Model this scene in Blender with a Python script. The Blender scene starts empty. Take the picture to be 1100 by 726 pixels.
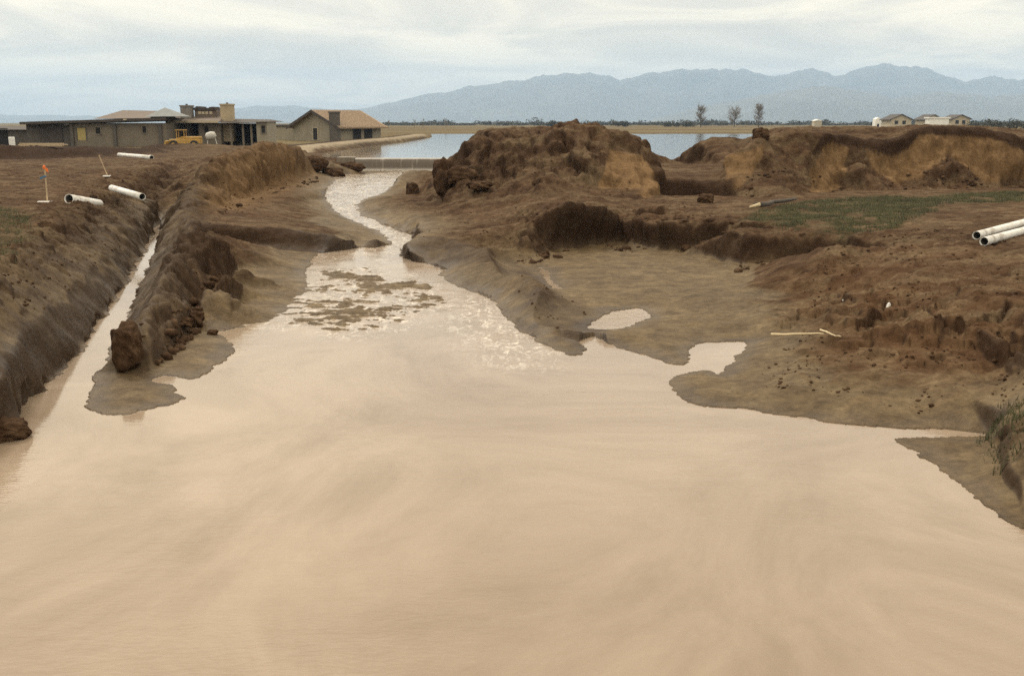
import bpy, bmesh, math, random
import numpy as np
from mathutils import Vector, Matrix
from mathutils.geometry import delaunay_2d_cdt
R = math.radians
random.seed(7)
rng = np.random.default_rng(11)
scene = bpy.context.scene
COL = scene.collection

# ------------------------------------------------------------------ camera
CAMZ, PITCH, FPX = 4.0, R(12.2), 1069.0          # focal length in pixels of a 1100 px wide frame
cam_d = bpy.data.cameras.new('camera')
cam = bpy.data.objects.new('camera', cam_d); COL.objects.link(cam)
cam.location = (0, 0, CAMZ); cam.rotation_euler = (R(90) - PITCH, 0, 0)
cam_d.sensor_width = 36.0; cam_d.lens = 36.0 * FPX / 1100.0
cam_d.clip_start = 0.1; cam_d.clip_end = 60000
scene.camera = cam

# ------------------------------------------------------------------ sky, sun, exposure
SUN_EL, SUN_AZ = R(52), R(-38)                    # azimuth from +Y towards +X
world = bpy.data.worlds.new('World'); scene.world = world; world.use_nodes = True
wt = world.node_tree; wt.nodes.clear()
def wn(kind, **kw):
    n = wt.nodes.new(kind)
    for k, v in kw.items(): setattr(n, k, v)
    return n
def wl(a, b): wt.links.new(a, b)
sky = wn('ShaderNodeTexSky', sky_type='NISHITA'); sky.sun_disc = False
sky.sun_elevation = SUN_EL; sky.sun_rotation = SUN_AZ; sky.air_density = 1.0; sky.dust_density = 3.0
tc = wn('ShaderNodeTexCoord'); sep = wn('ShaderNodeSeparateXYZ'); wl(tc.outputs['Generated'], sep.inputs[0])
zen = wn('ShaderNodeMath', operation='MULTIPLY_ADD'); wl(sep.outputs['Z'], zen.inputs[0]); zen.inputs[1].default_value = 1.3; zen.inputs[2].default_value = 0.92
zc = wn('ShaderNodeMath', operation='MAXIMUM'); wl(sep.outputs['Z'], zc.inputs[0]); zc.inputs[1].default_value = 0.0
za = wn('ShaderNodeMath', operation='ADD'); wl(zc.outputs[0], za.inputs[0]); za.inputs[1].default_value = 0.13
dx = wn('ShaderNodeMath', operation='DIVIDE'); wl(sep.outputs['X'], dx.inputs[0]); wl(za.outputs[0], dx.inputs[1])
dy = wn('ShaderNodeMath', operation='DIVIDE'); wl(sep.outputs['Y'], dy.inputs[0]); wl(za.outputs[0], dy.inputs[1])
cb = wn('ShaderNodeCombineXYZ'); wl(dx.outputs[0], cb.inputs[0]); wl(dy.outputs[0], cb.inputs[1])
mp = wn('ShaderNodeMapping'); mp.inputs['Rotation'].default_value = (0, 0, R(28)); mp.inputs['Scale'].default_value = (0.85, 0.95, 1)
mp.inputs['Location'].default_value = (3.1, 1.7, 0)
wl(cb.outputs[0], mp.inputs[0])
n1 = wn('ShaderNodeTexNoise'); n1.inputs['Scale'].default_value = 1.0; n1.inputs['Detail'].default_value = 7; n1.inputs['Roughness'].default_value = 0.55
n1.inputs['Distortion'].default_value = 1.0
wl(mp.outputs[0], n1.inputs['Vector'])
cr = wn('ShaderNodeValToRGB'); e = cr.color_ramp.elements
e[0].position = 0.36; e[0].color = (5.2, 4.75, 3.9, 1)
e[1].position = 0.60; e[1].color = (8.2, 7.15, 5.3, 1)
m_ = cr.color_ramp.elements.new(0.47); m_.color = (6.2, 5.55, 4.4, 1)
wl(n1.outputs['Fac'], cr.inputs[0])
# lower sky: bluish bank of distant air below the cloud deck
lowr = wn('ShaderNodeMapRange'); lowr.interpolation_type = 'SMOOTHSTEP'
wl(sep.outputs['Z'], lowr.inputs['Value']); lowr.inputs['From Min'].default_value = -0.02; lowr.inputs['From Max'].default_value = 0.055
lowr.inputs['To Min'].default_value = 0.95; lowr.inputs['To Max'].default_value = 0.0
lowm = wn('ShaderNodeMix', data_type='RGBA'); wl(lowr.outputs[0], lowm.inputs[0]); wl(cr.outputs[0], lowm.inputs[6])
lowm.inputs[7].default_value = (4.1, 4.15, 3.9, 1)
mx = wn('ShaderNodeMix', data_type='RGBA'); mx.inputs[0].default_value = 0.96
cie = wn('ShaderNodeVectorMath', operation='SCALE'); wl(lowm.outputs[2], cie.inputs[0]); wl(zen.outputs[0], cie.inputs['Scale'])
wl(sky.outputs[0], mx.inputs[6]); wl(cie.outputs[0], mx.inputs[7])
bg = wn('ShaderNodeBackground'); bg.inputs['Strength'].default_value = 0.12
wo = wn('ShaderNodeOutputWorld'); wl(mx.outputs[2], bg.inputs[0]); wl(bg.outputs[0], wo.inputs[0])

sd_ = bpy.data.lights.new('sun', 'SUN'); sd_.energy = 1.5; sd_.angle = R(14); sd_.color = (1, 0.95, 0.86)
sun = bpy.data.objects.new('sun', sd_); COL.objects.link(sun)
sdir = Vector((math.sin(SUN_AZ) * math.cos(SUN_EL), math.cos(SUN_AZ) * math.cos(SUN_EL), math.sin(SUN_EL)))
sun.rotation_euler = sdir.to_track_quat('Z', 'Y').to_euler()
vs = scene.view_settings; scene.display_settings.display_device = 'sRGB'
vs.view_transform = 'Standard'; vs.look = 'None'; vs.gamma = 1; vs.use_curve_mapping = False; vs.exposure = 0.45
scene.render.engine = 'CYCLES'; scene.cycles.use_denoising = False; scene.cycles.sample_clamp_indirect = 0.5; scene.cycles.sample_clamp_direct = 1.6; scene.cycles.use_adaptive_sampling = False
scene.cycles.max_bounces = 6; scene.cycles.volume_bounces = 2

# ------------------------------------------------------------------ layout helpers (photograph pixel -> point on a level)
CP, SP = math.cos(PITCH), math.sin(PITCH)
def ray(px, py):
    u = (px - 550) / FPX; v = (363 - py) / FPX
    return u, CP + v * SP, -SP + v * CP
def G(px, py, z):
    a, b, c = ray(px, py); t = (z - CAMZ) / c
    return (a * t, b * t, z)
def Y(px, py, y):
    a, b, c = ray(px, py); t = y / b
    return (a * t, y, CAMZ + c * t)
def zw(x, y):
    """level of the running water: the pool is at 0, the stream climbs to the foot of the weir"""
    x = np.asarray(x, float); y = np.asarray(y, float)
    s = np.clip((y - 23.5) / 8, 0, 1); s = s * s * (3 - 2 * s)
    z = 0.09 * s + np.clip((y - 30) / 44, 0, 1) * 0.46
    b = x / np.maximum(y, 1)
    k = np.clip((b + 0.30) / 0.05, 0, 1)
    return z * k
def S(px, py):                                     # pixel -> shoreline point
    z = 0.0
    for _ in range(12):
        p = G(px, py, z); z = float(zw(p[0], p[1]))
    p = G(px, py, z); return p

# ------------------------------------------------------------------ numpy noise
_perm = rng.permutation(512).astype(np.int64)
_ang = rng.random(512) * 2 * math.pi
_gx, _gy = np.cos(_ang), np.sin(_ang)
def pnoise(x, y):
    xi = np.floor(x).astype(np.int64); yi = np.floor(y).astype(np.int64)
    xf = x - xi; yf = y - yi
    u = xf * xf * xf * (xf * (xf * 6 - 15) + 10); v = yf * yf * yf * (yf * (yf * 6 - 15) + 10)
    def g(ix, iy, fx, fy):
        h = _perm[(_perm[ix & 511] + iy) & 511]
        return _gx[h] * fx + _gy[h] * fy
    a = g(xi, yi, xf, yf); b = g(xi + 1, yi, xf - 1, yf)
    c = g(xi, yi + 1, xf, yf - 1); d = g(xi + 1, yi + 1, xf - 1, yf - 1)
    return (a + (b - a) * u) * (1 - v) + (c + (d - c) * u) * v
def fbm(x, y, o=4, gain=0.5):
    s = np.zeros_like(x); a = 1.0; f = 1.0
    for i in range(o):
        s += a * pnoise(x * f + 17.3 * i, y * f - 9.1 * i); a *= gain; f *= 2.03
    return s
def ridged(x, y, o=4, gain=0.5):
    s = np.zeros_like(x); a = 1.0; f = 1.0
    for i in range(o):
        s += a * (0.5 - np.abs(pnoise(x * f + 31.7 * i, y * f + 5.3 * i)) * 2); a *= gain; f *= 2.1
    return s
def cells(x, y, seed=0):
    """broken earth: every cell is a small tilted block, with a crack round it"""
    xi = np.floor(x).astype(np.int64); yi = np.floor(y).astype(np.int64)
    d1 = np.full(x.shape, 9.0); d2 = np.full(x.shape, 9.0); h = np.zeros(x.shape)
    for a in (-1, 0, 1):
        for b in (-1, 0, 1):
            k = _perm[(_perm[(xi + a + seed) & 511] + yi + b) & 511]
            ox = x - (xi + a + .5 + .38 * _gx[k]); oy = y - (yi + b + .5 + .38 * _gy[k])
            d = ox * ox + oy * oy; k2 = _perm[(k + 77) & 511]
            hh = .5 * _gx[k2] + .9 * (ox * _gx[_perm[k2]] + oy * _gy[_perm[k2]])
            c = d < d1
            d2 = np.where(c, d1, np.minimum(d2, d)); h = np.where(c, hh, h); d1 = np.where(c, d, d1)
    crack = np.clip((np.sqrt(d2) - np.sqrt(d1)) / .16, 0, 1)
    return h - .45 * (1 - crack) ** 2
def sdist(X, Yy, poly):
    """signed distance to a closed polygon, negative inside"""
    P = np.asarray([(p[0], p[1]) for p in poly]); n = len(P)
    d2 = np.full(X.shape, 1e18); ins = np.zeros(X.shape, bool)
    for i in range(n):
        ax, ay = P[i]; bx, by = P[(i + 1) % n]
        ex, ey = bx - ax, by - ay
        wx = X - ax; wy = Yy - ay
        t = np.clip((wx * ex + wy * ey) / (ex * ex + ey * ey + 1e-12), 0, 1)
        d2 = np.minimum(d2, (wx - ex * t) ** 2 + (wy - ey * t) ** 2)
        c = ((ay > Yy) != (by > Yy))
        if abs(by - ay) > 1e-12:
            ins ^= c & (X < ex * (Yy - ay) / (by - ay) + ax)
    d = np.sqrt(d2); return np.where(ins, -d, d)
def sstep(a, b, v):
    t = np.clip((v - a) / (b - a), 0, 1); return t * t * (3 - 2 * t)

# ------------------------------------------------------------------ object helpers
def tag(o, label=None, cat=None, group=None, kind=None):
    if label: o['label'] = label
    if cat: o['category'] = cat
    if group: o['group'] = group
    if kind: o['kind'] = kind
    return o
def empty(name, loc, rz=0, label=None, cat=None, group=None):
    o = bpy.data.objects.new(name, None); COL.objects.link(o)
    o.location = loc; o.rotation_euler = (0, 0, rz); o.empty_display_size = 0.2
    return tag(o, label, cat, group)
class MB:
    def __init__(s): s.v = []; s.f = []
    def add(s, vs_, fs):
        k = len(s.v); s.v += [tuple(v) for v in vs_]; s.f += [tuple(i + k for i in f) for f in fs]; return s
    def box(s, x0, x1, y0, y1, z0, z1):
        return s.add([(x0,y0,z0),(x1,y0,z0),(x1,y1,z0),(x0,y1,z0),(x0,y0,z1),(x1,y0,z1),(x1,y1,z1),(x0,y1,z1)],
                     [(0,3,2,1),(4,5,6,7),(0,1,5,4),(1,2,6,5),(2,3,7,6),(3,0,4,7)])
    def tube(s, pts, rad, n=8, caps=True):
        pts = [Vector(p) for p in pts]
        if not hasattr(rad, '__len__'): rad = [rad] * len(pts)
        k = len(s.v); up = Vector((0.13, 0.31, 0.94))
        for i, p in enumerate(pts):
            d = (pts[min(i + 1, len(pts) - 1)] - pts[max(i - 1, 0)]).normalized()
            a = d.cross(up)
            if a.length < 1e-3: a = d.cross(Vector((1, 0, 0)))
            a.normalize(); b = d.cross(a)
            for j in range(n):
                t = 2 * math.pi * j / n
                s.v.append(tuple(p + (a * math.cos(t) + b * math.sin(t)) * rad[i]))
        for i in range(len(pts) - 1):
            for j in range(n):
                j2 = (j + 1) % n
                s.f.append((k + i*n + j, k + i*n + j2, k + (i+1)*n + j2, k + (i+1)*n + j))
        if caps:
            s.f.append(tuple(k + j for j in range(n))[::-1])
            s.f.append(tuple(k + (len(pts)-1)*n + j for j in range(n)))
        return s
    def prism(s, poly, y0, y1):                   # xz polygon extruded along y
        n = len(poly)
        v = [(p[0], y0, p[1]) for p in poly] + [(p[0], y1, p[1]) for p in poly]
        f = [tuple(range(n)), tuple(range(2*n - 1, n - 1, -1))] + [(i, i + n, (i+1) % n + n, (i+1) % n) for i in range(n)]
        return s.add(v, f)
    def pipe(s, L, ro, ri, n=28):                 # hollow pipe along x, from 0 to L
        k = len(s.v)
        for x, r in ((0, ro), (L, ro), (L, ri), (0, ri)):
            for j in range(n):
                t = 2 * math.pi * j / n; s.v.append((x, r * math.cos(t), r * math.sin(t)))
        for q in range(4):
            for j in range(n):
                j2 = (j + 1) % n; a = k + q*n; b = k + ((q+1) % 4)*n
                s.f.append((a + j, b + j, b + j2, a + j2))
        return s
    def build(s, name, mat, parent=None, smooth=False, bevel=0, recalc=True):
        me = bpy.data.meshes.new(name); me.from_pydata(s.v, [], s.f); me.update()
        if recalc:
            bm = bmesh.new(); bm.from_mesh(me); bmesh.ops.recalc_face_normals(bm, faces=bm.faces); bm.to_mesh(me); bm.free()
        o = bpy.data.objects.new(name, me); COL.objects.link(o); me.materials.append(mat)
        if smooth:
            for p in me.polygons: p.use_smooth = True
        if bevel:
            b = o.modifiers.new('bevel', 'BEVEL'); b.width = bevel; b.segments = 2; b.limit_method = 'ANGLE'
        if parent is not None: o.parent = parent
        return o

# ------------------------------------------------------------------ materials
def srgb(r, g, b):
    f = lambda c: (c / 255 / 12.92) if c / 255 <= 0.04045 else ((c / 255 + 0.055) / 1.055) ** 2.4
    return (f(r), f(g), f(b), 1)
class NT:
    def __init__(s, name):
        s.m = bpy.data.materials.new(name); s.m.use_nodes = True; s.t = s.m.node_tree
        s.b = s.t.nodes['Principled BSDF']
    def n(s, kind, **kw):
        x = s.t.nodes.new(kind)
        for k, v in kw.items(): setattr(x, k, v)
        return x
    def l(s, a, b): s.t.links.new(a, b)
    def noise(s, scale, detail=5, rough=0.6, vec=None, dist=0):
        x = s.n('ShaderNodeTexNoise'); x.inputs['Scale'].default_value = scale; x.inputs['Detail'].default_value = detail
        x.inputs['Roughness'].default_value = rough; x.inputs['Distortion'].default_value = dist
        if vec is not None: s.l(vec, x.inputs['Vector'])
        return x.outputs['Fac']
    def obj(s, scale=(1, 1, 1)):
        c = s.n('ShaderNodeTexCoord'); m = s.n('ShaderNodeMapping'); m.inputs['Scale'].default_value = scale
        s.l(c.outputs['Object'], m.inputs[0]); return m.outputs[0]
    def ramp(s, fac, stops):
        r = s.n('ShaderNodeValToRGB'); el = r.color_ramp.elements
        while len(el) < len(stops): el.new(0.5)
        for q, (p, c) in zip(el, stops): q.position = p; q.color = c if len(c) == 4 else (*c, 1)
        s.l(fac, r.inputs[0]); return r.outputs[0]
    def mix(s, fac, a, b, mode='MIX'):
        x = s.n('ShaderNodeMix', data_type='RGBA', blend_type=mode)
        for i, q in ((0, fac), (6, a), (7, b)):
            if hasattr(q, 'links'): s.l(q, x.inputs[i])
            else: x.inputs[i].default_value = q
        return x.outputs[2]
    def math(s, op, a, b=0.0, clamp=False):
        x = s.n('ShaderNodeMath', operation=op); x.use_clamp = clamp
        for i, q in ((0, a), (1, b)):
            if hasattr(q, 'links'): s.l(q, x.inputs[i])
            else: x.inputs[i].default_value = q
        return x.outputs[0]
    def bump(s, h, strength=0.5, dist=0.05, normal=None):
        x = s.n('ShaderNodeBump'); x.inputs['Strength'].default_value = strength; x.inputs['Distance'].default_value = dist
        s.l(h, x.inputs['Height'])
        if normal is not None: s.l(normal, x.inputs['Normal'])
        return x.outputs[0]
def weathered(name, c, var=0.25, scale=3.0, rough=0.8, bump=0.3, bdist=0.02, stretch=(1, 1, 1), metal=0.0):
    t = NT(name); v = t.obj(stretch)
    dark = tuple(q * (1 - var) for q in c[:3]) + (1,); lite = tuple(min(1, q * (1 + var)) for q in c[:3]) + (1,)
    f = t.noise(scale, 6, 0.65, v)
    t.l(t.ramp(f, [(0.3, dark), (0.7, lite)]), t.b.inputs['Base Color'])
    t.b.inputs['Roughness'].default_value = rough; t.b.inputs['Metallic'].default_value = metal
    if bump: t.l(t.bump(t.noise(scale * 6, 4, 0.6, v), bump, bdist), t.b.inputs['Normal'])
    return t.m

# soil: one material for the whole ground; masks say which earth lies where, the dark one also carries painted shade
def soil_material(name, masks=True):
    t = NT(name)
    v = t.obj()
    big = t.noise(0.35, 5, 0.6, v); mid = t.noise(1.9, 7, 0.68, v, 0.4); fin = t.noise(9, 6, 0.7, v); grit = t.noise(45, 4, 0.7, v)
    dry = t.ramp(mid, [(0.28, (0.0310, 0.0165, 0.0098)), (0.5, (0.0640, 0.0378, 0.0222)), (0.72, (0.1180, 0.0755, 0.0450))])
    if masks:
        at = t.n('ShaderNodeAttribute', attribute_name='mask'); sp_ = t.n('ShaderNodeSeparateColor'); t.l(at.outputs['Color'], sp_.inputs[0])
        wet, tan, green = sp_.outputs[0], sp_.outputs[1], sp_.outputs[2]
        pv2 = t.obj((.55, 1.5, 1)); pm = t.ramp(t.noise(.9, 6, .62, pv2, .7), [(.47, (0, 0, 0)), (.62, (1, 1, 1))])
        at2 = t.n('ShaderNodeAttribute', attribute_name='mask2'); sp2 = t.n('ShaderNodeSeparateColor'); t.l(at2.outputs['Color'], sp2.inputs[0])
        dark, red, far = sp2.outputs[0], sp2.outputs[1], sp2.outputs[2]
        redc = t.ramp(mid, [(0.28, (0.0385, 0.0194, 0.0103)), (0.5, (0.0755, 0.0418, 0.0221)), (0.72, (0.1221, 0.0770, 0.0414))])
        dry = t.mix(red, dry, redc)
        dry = t.mix(t.math('MULTIPLY', pm, .6), dry, t.ramp(fin, [(.3, (.105, .074, .042)), (.7, (.165, .122, .075))]))
        vs_ = t.obj((1.2, 1.2, 0.35))
        tanc = t.ramp(t.noise(2.2, 6, 0.65, vs_), [(0.3, (0.0999, 0.0590, 0.0297)), (0.55, (0.1591, 0.0994, 0.0504)), (0.75, (0.1998, 0.1296, 0.0690))])
        dry = t.mix(tan, dry, tanc)
        gm = t.math('MULTIPLY', green, t.ramp(t.noise(1.7, 7, 0.75, v), [(0.44, (0, 0, 0)), (0.56, (1, 1, 1))]))
        dry = t.mix(gm, dry, (0.058, 0.056, 0.028, 1))
        
        mud = t.ramp(mid, [(0.3, (0.0647, 0.0438, 0.0235)), (0.5, (0.1160, 0.0823, 0.0455)), (0.72, (0.1617, 0.1209, 0.0690))])
        sv = t.obj((.5, 1.6, 1)); sw_ = t.noise(1.3, 6, .65, sv, 1.5)
        mud = t.mix(.6, mud, t.ramp(sw_, [(.3, (.55, .5, .45)), (.5, (1, 1, 1)), (.68, (1.35, 1.3, 1.2))]), 'MULTIPLY')
        dry = t.mix(wet, dry, mud)
        # far fields: pale dry grass in long bands
        fv = t.obj((0.004, 0.03, 1)); fb = t.noise(1.0, 5, 0.6, fv)
        farc = t.ramp(fb, [(0.3, (0.0703, 0.0490, 0.0276)), (0.48, (0.1258, 0.0950, 0.0517)), (0.6, (0.1591, 0.1296, 0.0690)), (0.75, (0.0888, 0.0720, 0.0379))])
        dry = t.mix(far, dry, farc)
        at3 = t.n('ShaderNodeAttribute', attribute_name='mask3'); sp3 = t.n('ShaderNodeSeparateColor'); t.l(at3.outputs['Color'], sp3.inputs[0]); rim = sp3.outputs[0]
        dry = t.mix(t.math('MULTIPLY', rim, .75), dry, t.mix(1.0, dry, (.62, .56, .50, 1), 'MULTIPLY'))
        dry = t.mix(sp3.outputs[1], dry, (.26, .215, .155, 1))
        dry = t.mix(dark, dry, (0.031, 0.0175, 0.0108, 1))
        rg = t.n('ShaderNodeMapRange'); t.l(wet, rg.inputs[0]); rg.inputs[3].default_value = 0.92; rg.inputs[4].default_value = 0.62
        t.l(t.math('SUBTRACT', rg.outputs[0], t.math('MULTIPLY', rim, .2)), t.b.inputs['Roughness'])
        sg = t.n('ShaderNodeMapRange'); t.l(wet, sg.inputs[0]); sg.inputs[3].default_value = 0.04; sg.inputs[4].default_value = 0.10; t.l(t.math('ADD', sg.outputs[0], t.math('MULTIPLY', rim, .05)), t.b.inputs['Specular IOR Level'])
    else:
        t.b.inputs['Roughness'].default_value = 0.92
    dry = t.mix(0.55, dry, t.ramp(fin, [(0.28, (0.3, 0.28, 0.27)), (0.5, (0.88, 0.88, 0.88)), (0.72, (1.35, 1.35, 1.35))]), 'MULTIPLY')
    dry = t.mix(0.5, dry, t.ramp(big, [(0.3, (0.62, 0.6, 0.58)), (0.7, (1.25, 1.25, 1.25))]), 'MULTIPLY')
    t.l(dry, t.b.inputs['Base Color'])
    h = t.math('ADD', fin, t.math('MULTIPLY', grit, 0.12))
    t.l(t.bump(h, 0.5, 0.06), t.b.inputs['Normal'])
    if not masks: t.b.inputs['Specular IOR Level'].default_value = 0.04
    return t.m
M_SOIL = soil_material('soil')
M_CLOD = soil_material('clod_earth', masks=False)

def water_material(name, body, deep, rough, riffle=True):
    t = NT(name); v = t.obj()
    sw = t.noise(0.24, 8, 0.68, t.obj((1, .8, 1)), 1.6)
    c = t.ramp(sw, [(0.36, deep), (0.62, body)])
    wav = t.obj((1.0, 2.6, 1.0))
    w1 = t.noise(2.2, 4, 0.55, wav, 0.6); w2 = t.noise(9, 3, 0.5, wav, 0.3)
    h = t.math('ADD', t.math('MULTIPLY', w1, 0.7), t.math('MULTIPLY', w2, 0.3))
    if riffle:
        at = t.n('ShaderNodeAttribute', attribute_name='mask'); sp_ = t.n('ShaderNodeSeparateColor'); t.l(at.outputs['Color'], sp_.inputs[0])
        fo, rif = sp_.outputs[0], sp_.outputs[1]
        fs = t.obj((3.2, 1.6, 1.0))
        fn = t.ramp(t.noise(1.5, 8, 0.75, fs, 1.4), [(0.50, (0, 0, 0)), (0.70, (1, 1, 1))])
        foam = t.math('MULTIPLY', fo, fn)
        c = t.mix(foam, c, (0.74, 0.68, 0.60, 1))
        t.l(t.math('ADD', rough, t.math('MULTIPLY', foam, 0.4)), t.b.inputs['Roughness'])
        bs = t.n('ShaderNodeBump'); bs.inputs['Distance'].default_value = 0.05
        t.l(h, bs.inputs['Height']); t.l(t.math('ADD', 0.035, t.math('MULTIPLY', rif, 0.36)), bs.inputs['Strength'])
        t.l(bs.outputs[0], t.b.inputs['Normal'])
    else:
        t.b.inputs['Roughness'].default_value = rough
        t.l(t.bump(h, 0.06, 0.04), t.b.inputs['Normal'])
    t.l(c, t.b.inputs['Base Color']); t.b.inputs['IOR'].default_value = 1.333
    return t.m
M_WATER = water_material('muddy_water', (0.285, 0.220, 0.164), (0.205, 0.153, 0.108), 0.06)
M_POND = water_material('pond_surface', (0.10, 0.085, 0.065), (0.08, 0.07, 0.055), 0.05, riffle=False)

t = NT('white_plastic'); v = t.obj(); dn = t.ramp(t.noise(3.2, 7, .7, v, .6), [(.50, (0, 0, 0)), (.68, (1, 1, 1))])
t.l(t.mix(t.math('MULTIPLY', dn, .65), t.ramp(t.noise(1.1, 4, .6, v), [(.3, (.60, .59, .56)), (.7, (.70, .69, .66))]), (.20, .14, .09, 1)), t.b.inputs['Base Color'])
t.l(t.math('ADD', .38, t.math('MULTIPLY', dn, .4)), t.b.inputs['Roughness']); t.l(t.bump(t.noise(14, 4, .6, v), .12, .004), t.b.inputs['Normal']); M_PVC = t.m
M_PVCIN = weathered('pipe_inside', (0.05, 0.045, 0.04), 0.2, 3.0, 0.7, 0)
M_BLOCK = weathered('block_wall', (0.165, 0.138, 0.105), 0.16, 0.9, 0.9, 0.4, 0.02)
M_BLOCKD = weathered('dark_block_wall', (0.085, 0.075, 0.066), 0.2, 0.8, 0.9, 0.4, 0.02)
M_TANW = weathered('tan_stucco', (0.25, 0.22, 0.165), 0.12, 0.8, 0.9, 0.3, 0.02)
M_CREAM = weathered('cream_trim', (0.42, 0.36, 0.26), 0.12, 1.0, 0.85, 0.2, 0.02)
M_FELT = weathered('roof_felt', (0.055, 0.045, 0.04), 0.25, 1.2, 0.9, 0.4, 0.02)
M_ROOFB = weathered('brown_roof', (0.13, 0.10, 0.08), 0.22, 1.4, 0.85, 0.5, 0.04, (1, 5, 1))
M_ROOFG = weathered('grey_roof', (0.17, 0.18, 0.18), 0.15, 1.4, 0.85, 0.4, 0.03)
M_TILE = weathered('clay_tile', (0.25, 0.18, 0.12), 0.3, 2.2, 0.85, 0.6, 0.05, (4, 1, 1))
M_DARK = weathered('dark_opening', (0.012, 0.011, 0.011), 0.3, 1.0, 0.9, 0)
M_GLASSD = weathered('window_glass', (0.02, 0.022, 0.025), 0.2, 1.0, 0.15, 0)
M_CHIM = weathered('chimney_block', (0.17, 0.155, 0.14), 0.25, 2.4, 0.9, 0.5, 0.03)
M_CHIMT = weathered('tan_chimney', (0.36, 0.29, 0.19), 0.18, 1.4, 0.9, 0.4, 0.03)
M_WOOD = weathered('raw_timber', (0.42, 0.32, 0.20), 0.2, 3.0, 0.8, 0.3, 0.01, (1, 6, 6))
M_PLY = weathered('yellow_plywood', (0.35, 0.28, 0.11), 0.15, 1.5, 0.8, 0.1)
M_YELLOW = weathered('yellow_paint', (0.40, 0.235, 0.05), 0.3, 2.2, 0.5, 0.1, 0.01)
M_DUSTY = weathered('dusty_white_paint', (0.42, 0.40, 0.36), 0.25, 2.0, 0.6, 0.1, 0.01)
M_WHITE = weathered('white_paint', (0.75, 0.74, 0.70), 0.08, 2.0, 0.5, 0.1, 0.01)
M_TYRE = weathered('tyre_rubber', (0.02, 0.018, 0.016), 0.3, 3.0, 0.85, 0.3, 0.02)
M_ORANGE = weathered('orange_flagging', (0.75, 0.17, 0.03), 0.12, 4.0, 0.6, 0)
M_BLUE = weathered('blue_flagging', (0.05, 0.14, 0.24), 0.15, 4.0, 0.6, 0)
M_CONC = weathered('wet_concrete', (0.16, 0.13, 0.095), 0.25, 1.2, 0.6, 0.4, 0.03, (3, 1, 0.6))
M_BARK = weathered('bark', (0.055, 0.045, 0.036), 0.3, 3.0, 0.9, 0.4, 0.03)
M_TWIG = weathered('twigs', (0.17, 0.145, 0.12), 0.25, 0.6, 0.9, 0)
M_GRASS = weathered('grass_blades', (0.085, 0.085, 0.038), 0.45, 1.3, 0.7, 0)
M_STRAW = weathered('straw_stick', (0.50, 0.40, 0.25), 0.2, 6.0, 0.75, 0.2, 0.004)
M_WOODLINE = weathered('far_foliage', (0.040, 0.040, 0.026), 0.4, 0.15, 0.9, 0)
M_HILL = weathered('mountain_rock', (0.075, 0.072, 0.062), 0.35, 0.0018, 0.95, 0)

# ================================================================== TERRAIN
# break lines of the ground, each a list of points; rough = surface roughness, tan = cut earth
LINES = []
def line(pts, rough=1.0, tan=0.0, closed=False, red=0.0): LINES.append(([tuple(p) for p in pts], rough, tan, closed, red))
def Gs(L): return [G(*p) for p in L]
def Ys(L): return [Y(*p) for p in L]

SHORE_PX = [(22,463),(21,450),(40,430),(62,405),(90,372),(110,344),(130,314),(148,285),(160,262),(170,243),(176,236),
  (174,248),(163,276),(154,297),(143,322),(136,345),(130,362),(119,380),(114,394),(101,403),(97,425),(101,445),(130,446),(160,440),(188,432),
  (196,426),(187,416),(166,410),(176,404),(200,408),(220,402),(238,390),(252,378),(248,366),(236,358),(255,352),(285,350),(300,342),
  (318,330),(333,312),(330,292),(345,273),(385,267),(418,263),(408,250),(385,240),(362,228),(350,214),(352,201),(360,193),(352,188),
  (395,187),(462,184),(470,187),(440,198),(412,207),(384,219),(388,230),(412,241),(438,252),(444,259),(434,268),(436,278),(462,284),
  (480,290),(474,297),(500,311),(530,325),(543,340),(560,356),(588,372),(612,382),(630,378),(622,366),(640,361),(655,371),(690,380),(722,391),(738,388),
  (748,370),(800,368),(796,380),(784,391),(772,402),(758,399),(730,402),(718,410),(728,424),(742,434),(768,437),(800,440),(850,448),(920,458),
  (1000,461),(1052,465),(1060,468),(968,469),(978,482),(1003,501),(1032,521),(1062,545),(1100,566)]
SHORE = [S(*p) for p in SHORE_PX]
def spline(L, k=5):
    out = []
    for i in range(len(L) - 1):
        p0, p1, p2, p3 = [np.array(L[min(max(j, 0), len(L) - 1)], float) for j in (i - 1, i, i + 1, i + 2)]
        for q in range(k):
            t = q / k
            out.append(tuple(.5 * ((2 * p1) + (p2 - p0) * t + (2 * p0 - 5 * p1 + 4 * p2 - p3) * t * t + (3 * p1 - p0 - 3 * p2 + p3) * t ** 3)))
    out.append(L[-1]); return out
SHORE_FINE = spline(SHORE, 4)
POOL = SHORE + [(6.3,7.6,0),(7.2,5.2,0),(-7.4,5.2,0),(-7.6,8.5,0),(-7.2,11.5,0),(-6.55,12.6,0)]
line(POOL, 0.25, 0, True)
POOL = SHORE_FINE + POOL[len(SHORE):]
PUDDLES = [[G(*p, 0.03) for p in ((632,352),(643,340),(660,333),(690,330),(696,339),(684,346),(658,352),(632,352))],
           [G(*p, 0.03) for p in ((577,288),(588,292),(597,304),(602,309),(590,306),(577,288))]]
PUDDLES = [spline(p, 4)[:-1] for p in PUDDLES]
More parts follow.
